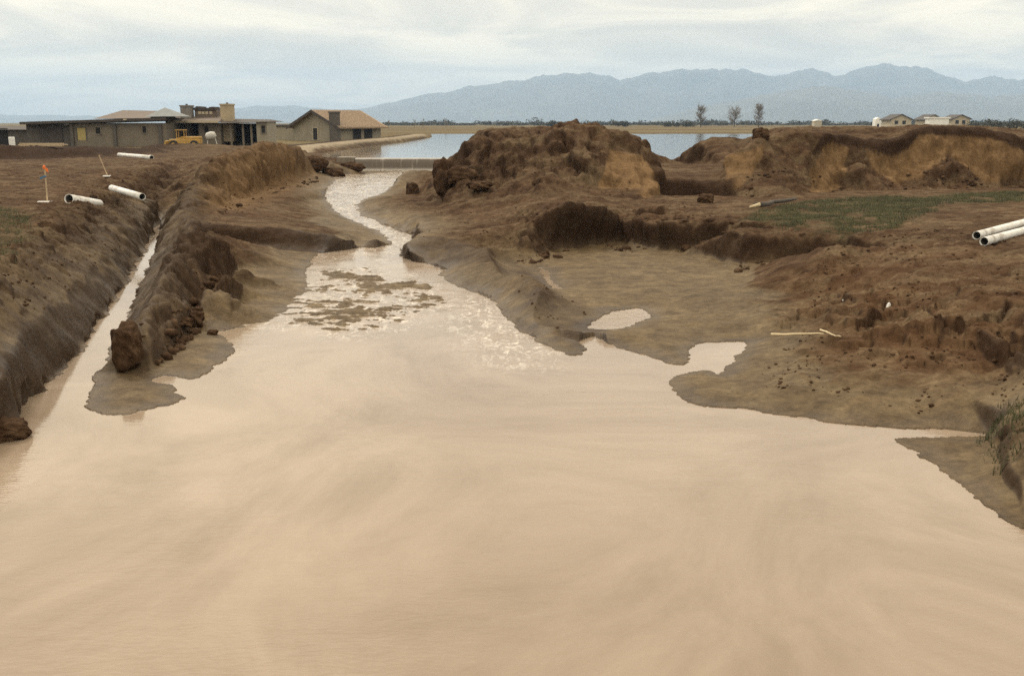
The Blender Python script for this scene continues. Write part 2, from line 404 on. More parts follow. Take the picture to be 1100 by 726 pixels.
# left plateau and the near bank of the trench
line(Gs([(-260,520,1.35),(-150,420,1.4),(-60,345,1.42),(0,298,1.42),(27,272,1.42),(45,252,1.42),(75,232,1.42),(105,212,1.42),(150,190,1.4),(180,174,1.4),(200,163,1.4)]))
line(Gs([(-140,520,.7),(-60,440,.72),(0,398,.75),(30,358,.78),(60,324,.78),(95,288,.72),(120,262,.7),(150,230,.7),(168,210,.75),(186,188,.95)]), 1.3)
line(Gs([(-40,455,.2),(0,448,.28),(18,432,.3)]), .8)
line(Gs([(190,205,.55),(195,190,1.0),(202,172,1.3)]))
line(Gs([(0,240,1.42),(60,200,1.42),(120,178,1.4),(170,165,1.4)]), .7)
line(Gs([(-200,300,1.5),(-100,220,1.5),(0,185,1.45),(100,170,1.4)]), .7)
# dark earth bank in front of the houses
line(Gs([(-60,176,1.4),(0,171,1.4),(60,169,1.4),(120,166,1.4),(170,160,1.4)]), .7)
line(Ys([(-60,156.5,75),(0,157.5,75.5),(40,159,77),(70,158,77.5),(95,158,79),(122,162,82)]), 1.7)
line(Ys([(130,160,90),(165,155.5,97),(200,154,98.5),(235,155,99),(262,157,100)]), 1.2)
line(Ys([(-60,157,82),(0,157.5,82),(50,158,84),(100,158,88)]), 1)
line(Gs([(-60,156,1.4),(30,156,1.4),(150,155,1.4),(260,153,1.4)]), .6)
# spoil ridge: crest, then the foot of its cut face
line(Ys([(352,176,74),(330,163,70),(318,159,64),(305,157,60),(285,152,55),(262,160,49),(240,168,44.7),(222,178,41.6),(212,190,40),(204,206,38.2),(201,225,34),(207,250,26.5)]), 1.1, .15)
line(Gs([(214,236,.85),(240,223,.85),(262,213,.85),(290,201,.85),(318,191,.85),(346,184,.75)]), .8, .9)
line(Ys([(246,190,43),(265,180,46.5),(290,168,53),(312,168,59)]), 1.0, 1.0)
line(Ys([(207,200,42),(222,188,45),(240,174,50)]), 1.0)
# low ridge of clods between trench and mud flat
line([G(207,251,1.2),G(190,276,1.08),G(174,300,.95),G(163,326,.8),G(152,352,.62),G(140,362,.5)], 1.6)
line([G(248,280,.75),G(238,266,1.0),G(215,254,1.2)], 1.6)
line([G(256,290,.17),G(248,310,.15),G(226,325,.13),G(210,347,.09),G(190,374,.06),G(166,398,.03)], .6)
line([G(240,300,.6),G(222,312,.62),G(204,330,.5),G(186,350,.42)], 1.8)
# mud shelf left of the stream with its riser
line(Ys([(212,242,31.5),(235,243,31.15),(270,245,30.98),(310,246,31.06),(350,247,31.02),(390,252,31.42),(412,257,31.2)]), .35)
line(Gs([(218,262,.32),(240,263,.3),(300,267,.22),(350,268,.17),(392,267.5,.13)]), .3)
line(Gs([(250,232,.78),(300,218,.76),(338,204,.72)]), .3)
line(Gs([(262,290,.16),(310,285,.14)]), .25)
line(Gs([(255,325,.09),(300,318,.09)]), .25)
# right of the stream: shelf and lobes
line(Gs([(395,214,.5),(425,222,.58),(450,236,.58),(456,250,.6),(441,262,.5),(444,268,.4)]), .4)
line(Gs([(456,250,.6),(480,256,.6),(505,266,.55),(530,276,.5),(552,283,.5)]), .5)
line(Gs([(470,275,.36),(505,284,.36),(530,300,.3)]), .5)
line(Gs([(470,212,.7),(470,230,.66),(520,240,.7)]), .5)
# tongue of mud
line([G(552,280,.58),G(566,296,.54),G(586,313,.48),G(607,331,.42),G(629,345,.34),G(648,354,.18)], .8)
line(Gs([(566,282,.14),(580,300,.1),(600,316,.1),(624,334,.08),(650,350,.05)]), .3)
line(Gs([(560,340,.16),(590,358,.14),(620,366,.1)]), .5)
# small dark cliff
line([G(548,262,.66),Y(575,240,30.25),Y(592,226,30.5),Y(606,213,30.85),Y(622,221,31.1),Y(645,229,32.0),Y(668,233,32.5)], 1.2)
line(Gs([(560,274,.16),(600,270,.15),(640,264.5,.15),(664,263,.15)]), .4)
# terrace blocks
line([Y(668,246,32.0),Y(690,239,31.3),Y(715,237,30.6),Y(758,236,30.55),Y(783,239,30.1),Y(795,247,29.0)], .8)
line(Gs([(674,265,.15),(700,269,.15),(730,271,.15),(765,270,.16),(786,271,.2)]), .3)
line([Y(793,250,28.0),Y(806,252,27.15),Y(840,254,27.05),Y(875,252,27.1),Y(895,255,26.6)], .9)
line(Gs([(782,283,.18),(805,287,.2),(840,286,.22),(870,285,.25),(893,284,.35)]), .5)
line(Gs([(690,222,1.12),(740,217,1.15),(800,225,1.15),(850,228,1.18)]), .5)
# basin
line(Gs([(600,288,.1),(680,283,.12),(760,288,.14)]), .15)
line(Gs([(640,318,.08),(720,318,.1),(790,312,.18)]), .2)
line(Gs([(720,350,.06),(800,345,.14),(840,325,.3)]), .4)
line(Gs([(700,370,.03),(735,372,.02)]), .1)
# right bank and plateau
line(Gs([(905,262,1.18),(960,262,1.22),(1040,266,1.25),(1140,270,1.3),(1300,300,1.35)]), .7, red=.15)
line(Gs([(880,300,.55),(930,290,.85),(985,300,.95),(1060,320,1.0),(1150,350,1.1),(1300,420,1.2)]), .8, red=.6)
line(Gs([(870,324,.32),(905,324,.46),(955,328,.64),(1000,336,.74),(1040,342,.84),(1180,420,.98)]), 1.0, red=1)
line(Ys([(864,301,22.1),(880,297,22.15),(903,299,22.15),(912,303,21.9)]), 1.0, red=1)
line(Gs([(862,314,.3),(880,315,.3),(903,316,.36),(914,315,.42)]), .6, red=1)
line(Ys([(938,357,16.3),(955,353,16.05),(978,351,15.95),(1005,352,15.95),(1022,362,15.7),(1050,366,15.45),(1090,380,14.9),(1140,398,14.2)]), 1.0, red=1)
line(Gs([(936,367,.40),(955,373,.42),(978,375,.42),(1012,375,.43),(1030,378,.47),(1056,381,.52),(1096,396,.55),(1150,420,.6)]), .8, red=1)
line(Gs([(830,350,.2),(880,350,.34),(920,358,.42)]), 1.0, red=1)
line(Gs([(820,378,.18),(880,380,.3),(960,395,.38),(1030,420,.36),(1075,440,.34)]), .7, red=.8)
line(Gs([(780,420,.08),(840,420,.16),(920,435,.14),(1000,448,.08),(1056,458,.06)]), .5, red=.4)
line(Gs([(1000,474,.05),(1050,476,.12),(1070,500,.14),(1098,540,.1)]), .15)
line(Gs([(1072,470,.28),(1084,500,.3),(1110,545,.25)]), 1.3, red=.6)
line(Gs([(1088,440,.42),(1110,480,.5),(1150,540,.5)]), 1.4, red=.6)
# ground below the levee
line(Gs([(860,240,1.2),(950,235,1.25),(1050,230,1.28),(1200,228,1.3)]), .4)
# middle heap
line(Ys([(466,208,43),(480,192,43.4),(490,176,43.4),(497,160,43.4),(508,147.5,43.2),(520,141,43),(535,143.5,43),(558,151,42.6),(575,149,42.6),(598,138,42.6),(625,135,42.6),(650,137,42.8),(672,143,43),(688,152,43),(698,166,42.6),(705,186,41.6)]), 1.35, .15)
line(Gs([(452,214,.72),(480,221,.82),(540,226,.9),(580,216,1.2),(606,211,1.5),(640,219,1.3),(680,216,1.15),(708,211,1.1)]), .7, .1)
line(Ys([(500,195,41),(540,190,40.8),(590,180,40.2),(630,172,40.2)]), 1.4, 0)
line(Ys([(655,165,41.6),(680,172,41.4),(698,184,41)]), .7, 1)
line(Ys([(640,200,39.4),(672,202,39.6),(700,204,40)]), .7, 1)
line(Ys([(520,139.5,50),(600,137,50),(660,138,51),(680,146,51),(690,160,51),(696,176,51)]), .6)
# floor of the notch, its dark hollow and the berm behind
line(Gs([(712,210.5,1.12),(745,210,1.12),(780,211,1.12)]), .3)
line([(p[0]*1.012, p[1]*1.012, .45) for p in Gs([(712,210.5,1.12),(745,210,1.12),(780,211,1.12)])], .5)
line(Ys([(712,193,41.7),(745,194,41.9),(783,193,42.1)]), .6)
line(Ys([(711,188,43.4),(728,189.5,43.5),(745,190,43.6),(762,190,43.6),(780,188,43.7)]), .35)
line(Ys([(709,182,46.2),(728,183.5,46.3),(745,184,46.5),(762,183.5,46.5),(777,181,46.5)]), .35)
line(Ys([(706,178,49),(745,177,50),(778,176,50)]), .3)
# second mounds behind the notch
line(Ys([(747,178,53),(752,164,53.2),(758,152,53.5),(770,145,54),(786,146,54),(800,149,54)]), .6)
# right levee
line(Ys([(782,182,43),(788,163,43.6),(806,153,44),(814,144,44),(824,147,44.4),(838,141,44.8),(850,138,45),(866,140,45),(880,148,45.6),(890,143.5,46.6),(910,147,47),(940,155,46.8),(963,156,46.8),(977,148,47.2),(985,138.5,47.6),(1000,135,48),(1050,138,48),(1075,143,48),(1100,151,48),(1160,150,48),(1300,146,49)]), .7, .55)
line(Gs([(786,213,1.1),(800,214,1.1),(840,212.5,1.1),(870,208.5,1.1),(950,204.5,1.1),(1050,203,1.1),(1100,200.5,1.1),(1300,196,1.1)]), .5, .25)
line([Y(903,204,44.5),Y(912,185,44.8),Y(922,173,45.2),Y(938,188,44.9),Y(955,203,44.7)], 1.3)
line([Y(985,203,44.8),Y(1002,180,45.6),Y(1018,166,46.2),Y(1035,186,45.6),Y(1050,203,45.2)], 1.3)
line(Ys([(800,185,42.6),(840,180,42.6),(866,185,43.2),(890,182,45.2),(930,185,45.8),(980,182,46.2),(1040,178,46.6),(1100,178,46.8)]), .8, 1)
line(Ys([(840,137.5,49),(885,137,50.5),(940,137.2,52),(985,135,52),(1050,136,52),(1100,139,52),(1300,138,53)]), .7)
line([(-6,58,1.35),(0,56,1.3),(8,57,1.3),(20,60,1.3),(45,62,1.35)], .4)
# around the weir and the pond
line([(-15,73.5,.75),(-10.5,74.4,.58),(-4.6,74.4,.58),(-4.0,70,.7),(-3.4,62,.9)], .5)
line([(-17.5,75.5,1.6),(-14.5,75.6,1.5),(-12.6,75.5,1.1)], 1.5)
line(Gs([(430,204,.42),(446,207,.5),(456,213,.62)]), .5)
line([(-4.2,75.6,1.5),(-2.0,70,1.7),(-1.0,62,1.6)], .9)
POND = [(-14.5,77,1.4),(-12.1,75.68,1.4),(-3.2,75.68,1.4),(0,66,1.4),(8,63,1.4),(20,64,1.4),(60,68,1.4),(150,120,1.4),(260,190,1.4),(200,232,1.4),(90,240,1.4),
        (0,236,1.4),(-19,238,1.4),G(464,147.6,1.4),G(440,152,1.4),G(396,157.2,1.4),G(345,164.5,1.4)]
line(POND, .15, 0, True)
# pale levee road on the pond's left shore
line([(p[0]-1.2, p[1]+2, 1.95) for p in (G(345,164.5,1.4),G(396,157.2,1.4),G(440,152,1.4),G(464,147.6,1.4))], .15)
line([(p[0]-4.5, p[1]+7, 1.9) for p in (G(345,164.5,1.4),G(396,157.2,1.4),G(440,152,1.4),G(464,147.6,1.4))], .15)
line([(p[0]-8, p[1]+9, 1.4) for p in (G(345,164.5,1.4),G(396,157.2,1.4),G(440,152,1.4))], .3)
# bank the photographer stands on, and the outer frame
line([(-30,4.6,.6),(-7,4.6,.5),(0,4.4,.5),(7,4.6,.5),(30,4.6,.6)], .3)
line([(-30,2.6,2.3),(0,2.6,2.35),(30,2.6,2.3)], .2)
line([(-9.6,9,.9),(-10.5,13,1.2)], .8); line([(9.5,8,.9),(9.0,11,.9)], 1)
for p in [(-130,40,1.4),(-300,160,1.4),(-500,600,1.4),(0,800,1.4),(600,600,1.4),(330,160,1.4),(130,40,1.4),(90,10,1.4),(-90,10,1.4),(-60,1.3,1.4),(60,1.3,1.4),(0,1.5,2.35),(-40,300,1.4),(0,420,1.5),(150,450,1.5),(-150,300,1.4)]:
    line([p], .2)

def tin():
    vs_, ed, at = [], [], []
    for pts, ro, ta, cl, re in LINES:
        k = len(vs_)
        for p in pts:
            vs_.append(Vector((math.atan2(p[0], p[1]), math.log(math.hypot(p[0], p[1]))))); at.append((p[2], ro, ta, re))
        n = len(pts)
        for i in range(n - 1): ed.append((k + i, k + i + 1))
        if cl: ed.append((k + n - 1, k))
    ov, oe, of, iv, ie, if_ = delaunay_2d_cdt(vs_, ed, [], 0, 1e-7)
    A = []
    for q, src in zip(ov, iv):
        if src: A.append(np.mean([at[i] for i in src], axis=0)); continue
        best, bd = None, 1e9
        for a, b in ed:
            pa, pb = vs_[a], vs_[b]; d = pb - pa; L = d.length_squared
            if L < 1e-14: continue
            t = min(1, max(0, (q - pa).dot(d) / L)); dd = (q - (pa + d * t)).length
            if dd < bd: bd = dd; best = np.array(at[a]) * (1 - t) + np.array(at[b]) * t
        A.append(best)
    return [(q.x, q.y) for q in ov], np.array(A), of

DENSE = R(31)
th = np.concatenate([np.arange(-180, -60, 6.0), np.arange(-60, -40, 2.0), np.arange(-40, -31, 0.4), np.degrees(np.linspace(-DENSE, DENSE, 1080)),
                     np.arange(31.4, 40, 0.4), np.arange(40, 60, 2.0), np.arange(60, 180, 6.0)])
th = np.radians(np.unique(np.round(th, 6)))
lr = np.concatenate([np.linspace(math.log(0.8), math.log(5.6), 16)[:-1], np.linspace(math.log(5.6), math.log(26), 480)[:-1],
                     np.linspace(math.log(26), math.log(62), 420)[:-1], np.linspace(math.log(62), math.log(130), 150)[:-1], np.linspace(math.log(130), math.log(12600), 150)])
NT_, NR_ = len(th), len(lr)
# raster of the break lines on a regular (bearing, log distance) grid
GT = np.linspace(R(-88), R(88), 3000); GL = np.linspace(math.log(0.9), math.log(820), 1700)
V2, AT, TF = tin()
ras = np.full((len(GL), len(GT), 4), np.nan, np.float32)
dT = GT[1] - GT[0]; dL = GL[1] - GL[0]
for f in TF:
    P = np.array([((V2[i][0] - GT[0]) / dT, (V2[i][1] - GL[0]) / dL) for i in f]); Z = AT[list(f)]
    x0, y0 = np.floor(P.min(0)).astype(int); x1, y1 = np.ceil(P.max(0)).astype(int)
    x0, y0 = max(x0, 0), max(y0, 0); x1, y1 = min(x1, len(GT) - 1), min(y1, len(GL) - 1)
    if x1 < x0 or y1 < y0: continue
    gx, gy = np.meshgrid(np.arange(x0, x1 + 1), np.arange(y0, y1 + 1))
    (ax, ay), (bx, by), (cx, cy) = P
    den = (by - cy) * (ax - cx) + (cx - bx) * (ay - cy)
    if abs(den) < 1e-12: continue
    w0 = ((by - cy) * (gx - cx) + (cx - bx) * (gy - cy)) / den
    w1 = ((cy - ay) * (gx - cx) + (ax - cx) * (gy - cy)) / den
    w2 = 1 - w0 - w1
    ok = (w0 >= -1e-6) & (w1 >= -1e-6) & (w2 >= -1e-6)
    val = w0[..., None] * Z[0] + w1[..., None] * Z[1] + w2[..., None] * Z[2]
    ras[y0:y1 + 1, x0:x1 + 1][ok] = val[ok]
nanm = np.isnan(ras[..., 0])
ras[nanm] = (1.4, .2, 0, 0)
def blur(a, s0, s1):
    for ax, s in ((0, s0), (1, s1)):
        r = int(3 * s); k = np.exp(-0.5 * (np.arange(-r, r + 1) / s) ** 2); k /= k.sum()
        pad = [(0, 0)] * a.ndim; pad[ax] = (r, r); b = np.pad(a, pad, mode='edge'); o = np.zeros_like(a)
        for i, w in enumerate(k):
            sl = [slice(None)] * a.ndim; sl[ax] = slice(i, i + a.shape[ax]); o += w * b[tuple(sl)]
        a = o
    return a
ras[..., 0] = blur(ras[..., 0], 0.8, 1.6)
ras[..., 1:] = blur(ras[..., 1:], 4.0, 7.0)
def sample(x, y):
    a = (np.arctan2(x, y) - GT[0]) / dT; b = (0.5 * np.log(x * x + y * y + 1e-9) - GL[0]) / dL
    out = (a < 0) | (a > len(GT) - 2) | (b < 0) | (b > len(GL) - 2)
    a = np.clip(a, 0, len(GT) - 2); b = np.clip(b, 0, len(GL) - 2)
    i = a.astype(int); j = b.astype(int); fa = (a - i)[..., None]; fb = (b - j)[..., None]
    v = (ras[j, i] * (1 - fa) + ras[j, i + 1] * fa) * (1 - fb) + (ras[j + 1, i] * (1 - fa) + ras[j + 1, i + 1] * fa) * fb
    v[out] = (1.4, .2, 0, 0)
    return v

def ground(X, Yy, detail=True):
    """height and masks of the ground at points of the plan"""
    r = np.hypot(X, Yy)
    near = (Yy > 0) & (r < 130) & (np.abs(np.arctan2(X, Yy)) < R(60))
    amp = sstep(4, 9, r) * (1 - sstep(80, 125, r)) * near
    wsc = amp * (.35 + .65 * sstep(18, 40, r))
    wx = wsc * (0.24 * pnoise(X / 1.7, Yy / 1.7) + 0.16 * pnoise(X / 0.6 + 9, Yy / 0.6) + 0.07 * pnoise(X / .22, Yy / .22))
    wy = wsc * (0.24 * pnoise(X / 1.7 + 40, Yy / 1.7 + 3) + 0.16 * pnoise(X / 0.6, Yy / 0.6 + 70) + 0.07 * pnoise(X / .22 + 5, Yy / .22 + 8))
    v = sample(X + wx, Yy + wy)
    z, ro, ta, re = v[..., 0].astype(float), v[..., 1].astype(float), v[..., 2].astype(float), v[..., 3].astype(float)
    sdp = np.full(X.shape, 50.0)
    q = near & (r < 90)
    sdp[q] = sdist(X[q] + wx[q] * .8, Yy[q] + wy[q] * .8, POOL)
    spd = np.full(X.shape, 50.0); k = near & (r < 45)
    jag = (.10 * fbm(X / .55 + 60, Yy / .4, 4, .6) + .10 * fbm(X / 1.6, Yy / 1.0 + 30, 2)) * amp * sstep(8, 12, r)
    for pd in PUDDLES: spd[k] = np.minimum(spd[k], sdist(X[k] + wx[k] * .5, Yy[k] + wy[k] * .5, pd))
    sdp = np.minimum(sdp, spd) + jag * (sdp < 40)
    spond = np.full(X.shape, 50.0); k = (r > 55) & (r < 700) & (Yy > 0)
    spond[k] = sdist(X[k] + wx[k], Yy[k] + wy[k], POND)
    W = zw(X, Yy)
    land = sstep(0.0, 1.6, sdp) * amp
    n = 0.16 * fbm(X / 2.6, Yy / 2.6, 3) + 0.13 * ridged(X / 1.3 + 3, Yy / 1.1, 4, .55) + 0.05 * fbm(X / .35, Yy / .35, 3, .6)
    n = n + (0.055 * fbm(X / .26 + 4, Yy / .26, 4, .62) + 0.05 * ridged(X / .45 + 9, Yy / .4, 3, .6)) * sstep(60, 18, r)
    sx_ = X * -.274 + Yy * .962; cx_ = X * .962 + Yy * .274          # along and across the trench
    trn = (1 - sstep(2.2, 3.6, np.abs(cx_ + 4.9))) * sstep(12, 15, Yy) * (1 - sstep(36, 44, Yy))
    n = n * (1 - .55 * trn) + trn * 0.13 * ridged(sx_ / .85, cx_ / 2.0 + sx_ * .08, 2, .5)
    cw = .14 * fbm(X / .7, Yy / .7, 3); cl1 = np.zeros_like(X); kc = (amp > 0) & (r < 75)
    cl1[kc] = .15 * cells((X + cw)[kc] / 1.05, (Yy - cw)[kc] / 1.05) + .085 * cells((X - cw)[kc] / .42, (Yy + cw)[kc] / .42, 31) + .03 * cells((X - cw)[kc] / .17, (Yy + cw)[kc] / .17, 57) * (r[kc] < 30)
    n = n * .75 + cl1 * sstep(.55, 1.0, ro) * (1 - .6 * np.clip(ta, 0, 1)) * (1 - .2 * trn)
    n2 = np.abs(pnoise(X / .55 + 11, Yy / .8)) * -0.16 + 0.04
    z = z + land * ro * (n * .85 + n2) + 0.012 * amp * fbm(X / .5, Yy / .5, 3) * sstep(0, .4, sdp)
    # small terraced steps where the flood cut the soft bank
    st = sstep(.5, 1.0, re) * land * sstep(-.15, .2, fbm(X / 2.2 + 50, Yy / 1.6, 2)) * .85
    zq = z + 0.09 * fbm(X / 2.4, Yy / .8, 3)
    stepz = np.floor(zq / .16) * .16 + .16 * sstep(.6, 1.0, (zq / .16) % 1.0)
    z = z * (1 - st * .75) + st * .75 * stepz
    z = np.where(spd < 3, np.minimum(z, W + .015 + np.maximum(spd, 0) * .10 + np.maximum(spd - .8, 0) ** 2), z)
    # shoreline
    rif = riffle(X, Yy)
    outz = W + 0.012 + np.minimum(np.maximum(sdp, 0) * 0.08, 0.05)
    z = np.where(sdp > 0, np.maximum(z, outz * (1 - rif) + rif * (z - .2)), z)
    inz = W - 0.02 - np.minimum(np.maximum(-sdp, 0) * 0.28, 0.6)
    z = np.where(sdp <= 0, np.minimum(np.where(rif > .02, z, inz), inz), z)
    # gravelly riffle: bed rises and dips through the surface
    bed = W - 0.03 + 0.065 * fbm(X / 2.0 + 2, Yy / 1.4, 3, .5) + 0.065 * ridged(X / .9 + 2, Yy / .5, 4, .65) + 0.04 * fbm(X / .3, Yy / .2, 3, .6)
    z = z * (1 - rif) + rif * bed
    z = np.where(spond < 0, np.minimum(z, 1.36 - np.minimum(-spond * .2, .8)), np.where(spond < 1.2, np.maximum(z, 1.405 * (Yy > 76) + np.minimum(spond * .12, .05)), z))
    z = np.where((X > -12.2) & (X < -3.2) & (Yy > 72.5) & (Yy < 75.66), np.minimum(z, .47), z)
    wet = (1 - sstep(0.05, 2.2, sdp)) * 1.0
    wet = np.maximum(wet, (1 - sstep(0.24, 0.32, z - W)) * (r < 45) * near * .9)
    wet = np.maximum(wet, rif)
    return z, ta, re, wet, sdp, ro, W, r
RIF = [S(*p) for p in ((250,352),(285,352),(330,352),(372,362),(420,358),(470,335),(492,326),(470,305),(430,297),(400,285),(340,290),(335,312),(300,342))]
def riffle(X, Yy):
    o = np.zeros(X.shape); r = np.hypot(X, Yy); k = (r < 40) & (r > 12) & (Yy > 0)
    if k.any(): o[k] = 1 - sstep(-.5, .6, sdist(X[k] + .5 * pnoise(X[k], Yy[k]), Yy[k] + .8 * pnoise(X[k] + 7, Yy[k]), RIF))
    return o

TH, LR = np.meshgrid(th, lr)
RR = np.exp(LR); GX = RR * np.sin(TH); GY = RR * np.cos(TH)
gz, ta, re, wet, sdp, ro, W, rr = ground(GX, GY)
# slope, for tan cut earth and for darkening the steep faces
gr = np.gradient(gz, axis=0) / np.maximum(np.gradient(RR, axis=0), 1e-6)
gt = np.gradient(gz, axis=1) / np.maximum(np.abs(RR * np.gradient(TH, axis=1)), 1e-6)
slope = np.hypot(gr, gt)
nz = fbm(GX / 2.2 + 8, GY / 2.2, 3)
tan_m = np.clip(ta * sstep(.25, .8, slope + nz * .5), 0, 1) * (rr < 70)
dark_m = sstep(.85, 1.35, blur(slope, 2, 1.5)) * (1 - np.clip(ta * 1.6, 0, 1)) * .75 * (rr < 75)  # steep faces darker: moist cut earth plus painted shade
# dark topsoil and painted overhang shade along the levee's broken edge
edge = Ys([(874,160,45.0),(882,148,45.8),(890,143.5,46.6),(910,147,47),(940,155,46.8),(963,156,46.8),(977,148,47.2),(985,138.5,47.6),(1000,135,48),(1050,138,48),(1075,143,48),(1100,151,48),(1160,150,48),(1300,146,49)])
ez = np.interp(GX / np.maximum(GY, .1), [p[0] / p[1] for p in edge], [p[2] for p in edge])
ey = np.interp(GX / np.maximum(GY, .1), [p[0] / p[1] for p in edge], [p[1] for p in edge])
band = (GX / np.maximum(GY, .1) > edge[0][0] / edge[0][1]) & (GY < ey + .5) & (GY > 42)
crust_shade = band * (1 - sstep(.34, .48, ez - gz + nz * .3))
dark_m = np.maximum(dark_m, crust_shade * .9); tan_m *= (1 - crust_shade)
# painted shade in the notch hollow, then damp dark ground
hol_shade = [Y(706,208,40.7), Y(786,208,40.7), Y(786,193,41.9), Y(706,193,41.7)]
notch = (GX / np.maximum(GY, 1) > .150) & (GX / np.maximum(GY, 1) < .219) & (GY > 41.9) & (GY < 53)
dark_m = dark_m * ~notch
dark_m = np.maximum(dark_m, (1 - sstep(-.1, .4, sdist(GX, GY, hol_shade))) * .9)
def soft(poly, w): return 1 - sstep(-w, w, sdist(GX, GY, poly) + w * 1.2 * pnoise(GX / (w * 1.3), GY / (w * 1.3)))
DUG1 = [G(*p) for p in ((10,300,1.42),(45,254,1.42),(75,234,1.42),(105,214,1.42),(150,192,1.4),(182,176,1.4),(190,205,.4),(172,245,0),(148,285,0),(110,344,0),(62,405,0),(22,455,0),(-40,470,.2))]
DUG2 = [G(*p) for p in ((176,246,0),(212,215,.9),(250,268,.9),(256,290,.17),(226,325,.13),(190,374,.06),(150,405,0),(119,384,0),(143,322,0))]
DUG3 = [G(*p) for p in ((545,262,.6),(575,282,.3),(600,312,.2),(655,348,.1),(652,362,.05),(615,368,.1),(585,348,.3),(555,310,.4))]
RISER_SHADE = [G(*p) for p in ((216,264,.3),(240,265,.28),(300,269,.2),(350,270,.15),(392,269,.12),(416,263,.15))] + [Y(*p) for p in ((412,256,31.35),(390,250.5,31.6),(350,245.5,31.25),(310,244.5,31.3),(270,243.5,31.2),(235,241.5,31.4),(210,240,31.7))]  # strip that paints the shade on the shelf riser
DUG4 = [G(*p) for p in ((434,262,.5),(448,252,.6),(500,258,.6),(550,278,.5),(540,292,.3),(480,288,.1),(436,278,.1))]
for g_ in (DUG1, DUG2, DUG3, DUG4, RISER_SHADE): dark_m = np.maximum(dark_m, soft(g_, .35) * (rr < 70) * (.52 + .5 * fbm(GX / 1.1, GY / 1.4, 4)))
dark_m = np.maximum(dark_m, soft(RISER_SHADE, .06) * (rr < 50) * .8)
GR1 = [G(*p) for p in ((800,236,1.15),(830,226,1.15),(880,216,1.15),(960,212,1.15),(1010,216,1.2),(1000,228,1.2),(960,245,1.2),(900,248,1.2),(850,246,1.1))]
GR2 = [G(*p) for p in ((960,218,1.2),(1040,209,1.15),(1120,206,1.15),(1200,206,1.15),(1200,214,1.2),(1100,217,1.2),(1030,220,1.2))]
GR3 = [G(*p) for p in ((-80,300,1.4),(-60,235,1.4),(0,225,1.4),(30,240,1.4),(20,270,1.4),(0,290,1.4))]
GR4 = [G(*p) for p in ((1072,430,.5),(1110,415,.6),(1160,440,.7),(1140,500,.6),(1095,475,.5))]
green_m = np.zeros_like(gz); kk = rr < 60
for g_ in (GR1, GR2, GR3, GR4):
    green_m = np.maximum(green_m, soft(g_, .9) * kk * .55)
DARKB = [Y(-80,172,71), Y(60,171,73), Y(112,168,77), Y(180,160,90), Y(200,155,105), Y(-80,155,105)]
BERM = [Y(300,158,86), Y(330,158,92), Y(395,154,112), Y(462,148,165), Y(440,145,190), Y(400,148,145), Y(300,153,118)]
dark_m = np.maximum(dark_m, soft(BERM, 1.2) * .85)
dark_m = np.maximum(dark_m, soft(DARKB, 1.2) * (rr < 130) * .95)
def elev(pts, y0, w, ya, yb):
    P = [(lambda p: (p[0] / p[1] * 43, p[2]))(Y(a, b, y0)) for a, b in pts]
    U = GX / np.maximum(GY, 1) * 43; o = np.zeros_like(gz); k = (GY > ya) & (GY < yb) & (np.abs(GX) < 60)
    o[k] = 1 - sstep(-w, w, sdist(U[k], gz[k], P) + w * 1.5 * fbm(U[k] / .7, gz[k] / .5, 3)); return o
tan_m = tan_m * (GY < 37) + np.clip(ta, 0, 1) * (GX < -6) * (GY >= 37) * (rr < 70)
for pts, y0 in ((((655,162),(690,168),(700,182),(710,206),(690,213),(658,205),(642,200),(650,180)), 41), (((783,168),(800,164),(822,156),(816,175),(800,196),(785,205),(779,195)), 42.6),
                (((884,152),(896,148),(912,160),(908,185),(900,203),(872,203),(874,180)), 45.5), (((930,162),(960,160),(985,145),(1010,141),(1060,146),(1100,158),(1300,158),(1300,194),(1100,194),(1060,196),(1045,185),(1020,165),(990,190),(962,196),(940,182)), 46)):
    tan_m = np.maximum(tan_m, elev(pts, y0, .05, 38.5, 50) * (1 - crust_shade) * sstep(.25, .6, blur(slope, 3, 3)))
dark_m = dark_m * (1 - soft([(p[0]-.8, p[1]+1, 0) for p in (G(330,166,1.4),G(345,164.5,1.4),G(396,157.2,1.4),G(440,152,1.4),G(464,147.6,1.4))] + [(p[0]-3.0, p[1]+4, 0) for p in (G(464,147.6,1.4),G(440,152,1.4),G(396,157.2,1.4),G(345,164.5,1.4))], .4))
far_m = sstep(90, 150, rr) * 1.0
red_m = np.clip(re, 0, 1)
road = [(p[0]-.8, p[1]+1, 0) for p in (G(330,166,1.4),G(345,164.5,1.4),G(396,157.2,1.4),G(440,152,1.4),G(464,147.6,1.4))] + [(p[0]-3.5, p[1]+5, 0) for p in (G(464,147.6,1.4),G(440,152,1.4),G(396,157.2,1.4),G(345,164.5,1.4))]
pale = soft(road, .5) * (rr > 60)

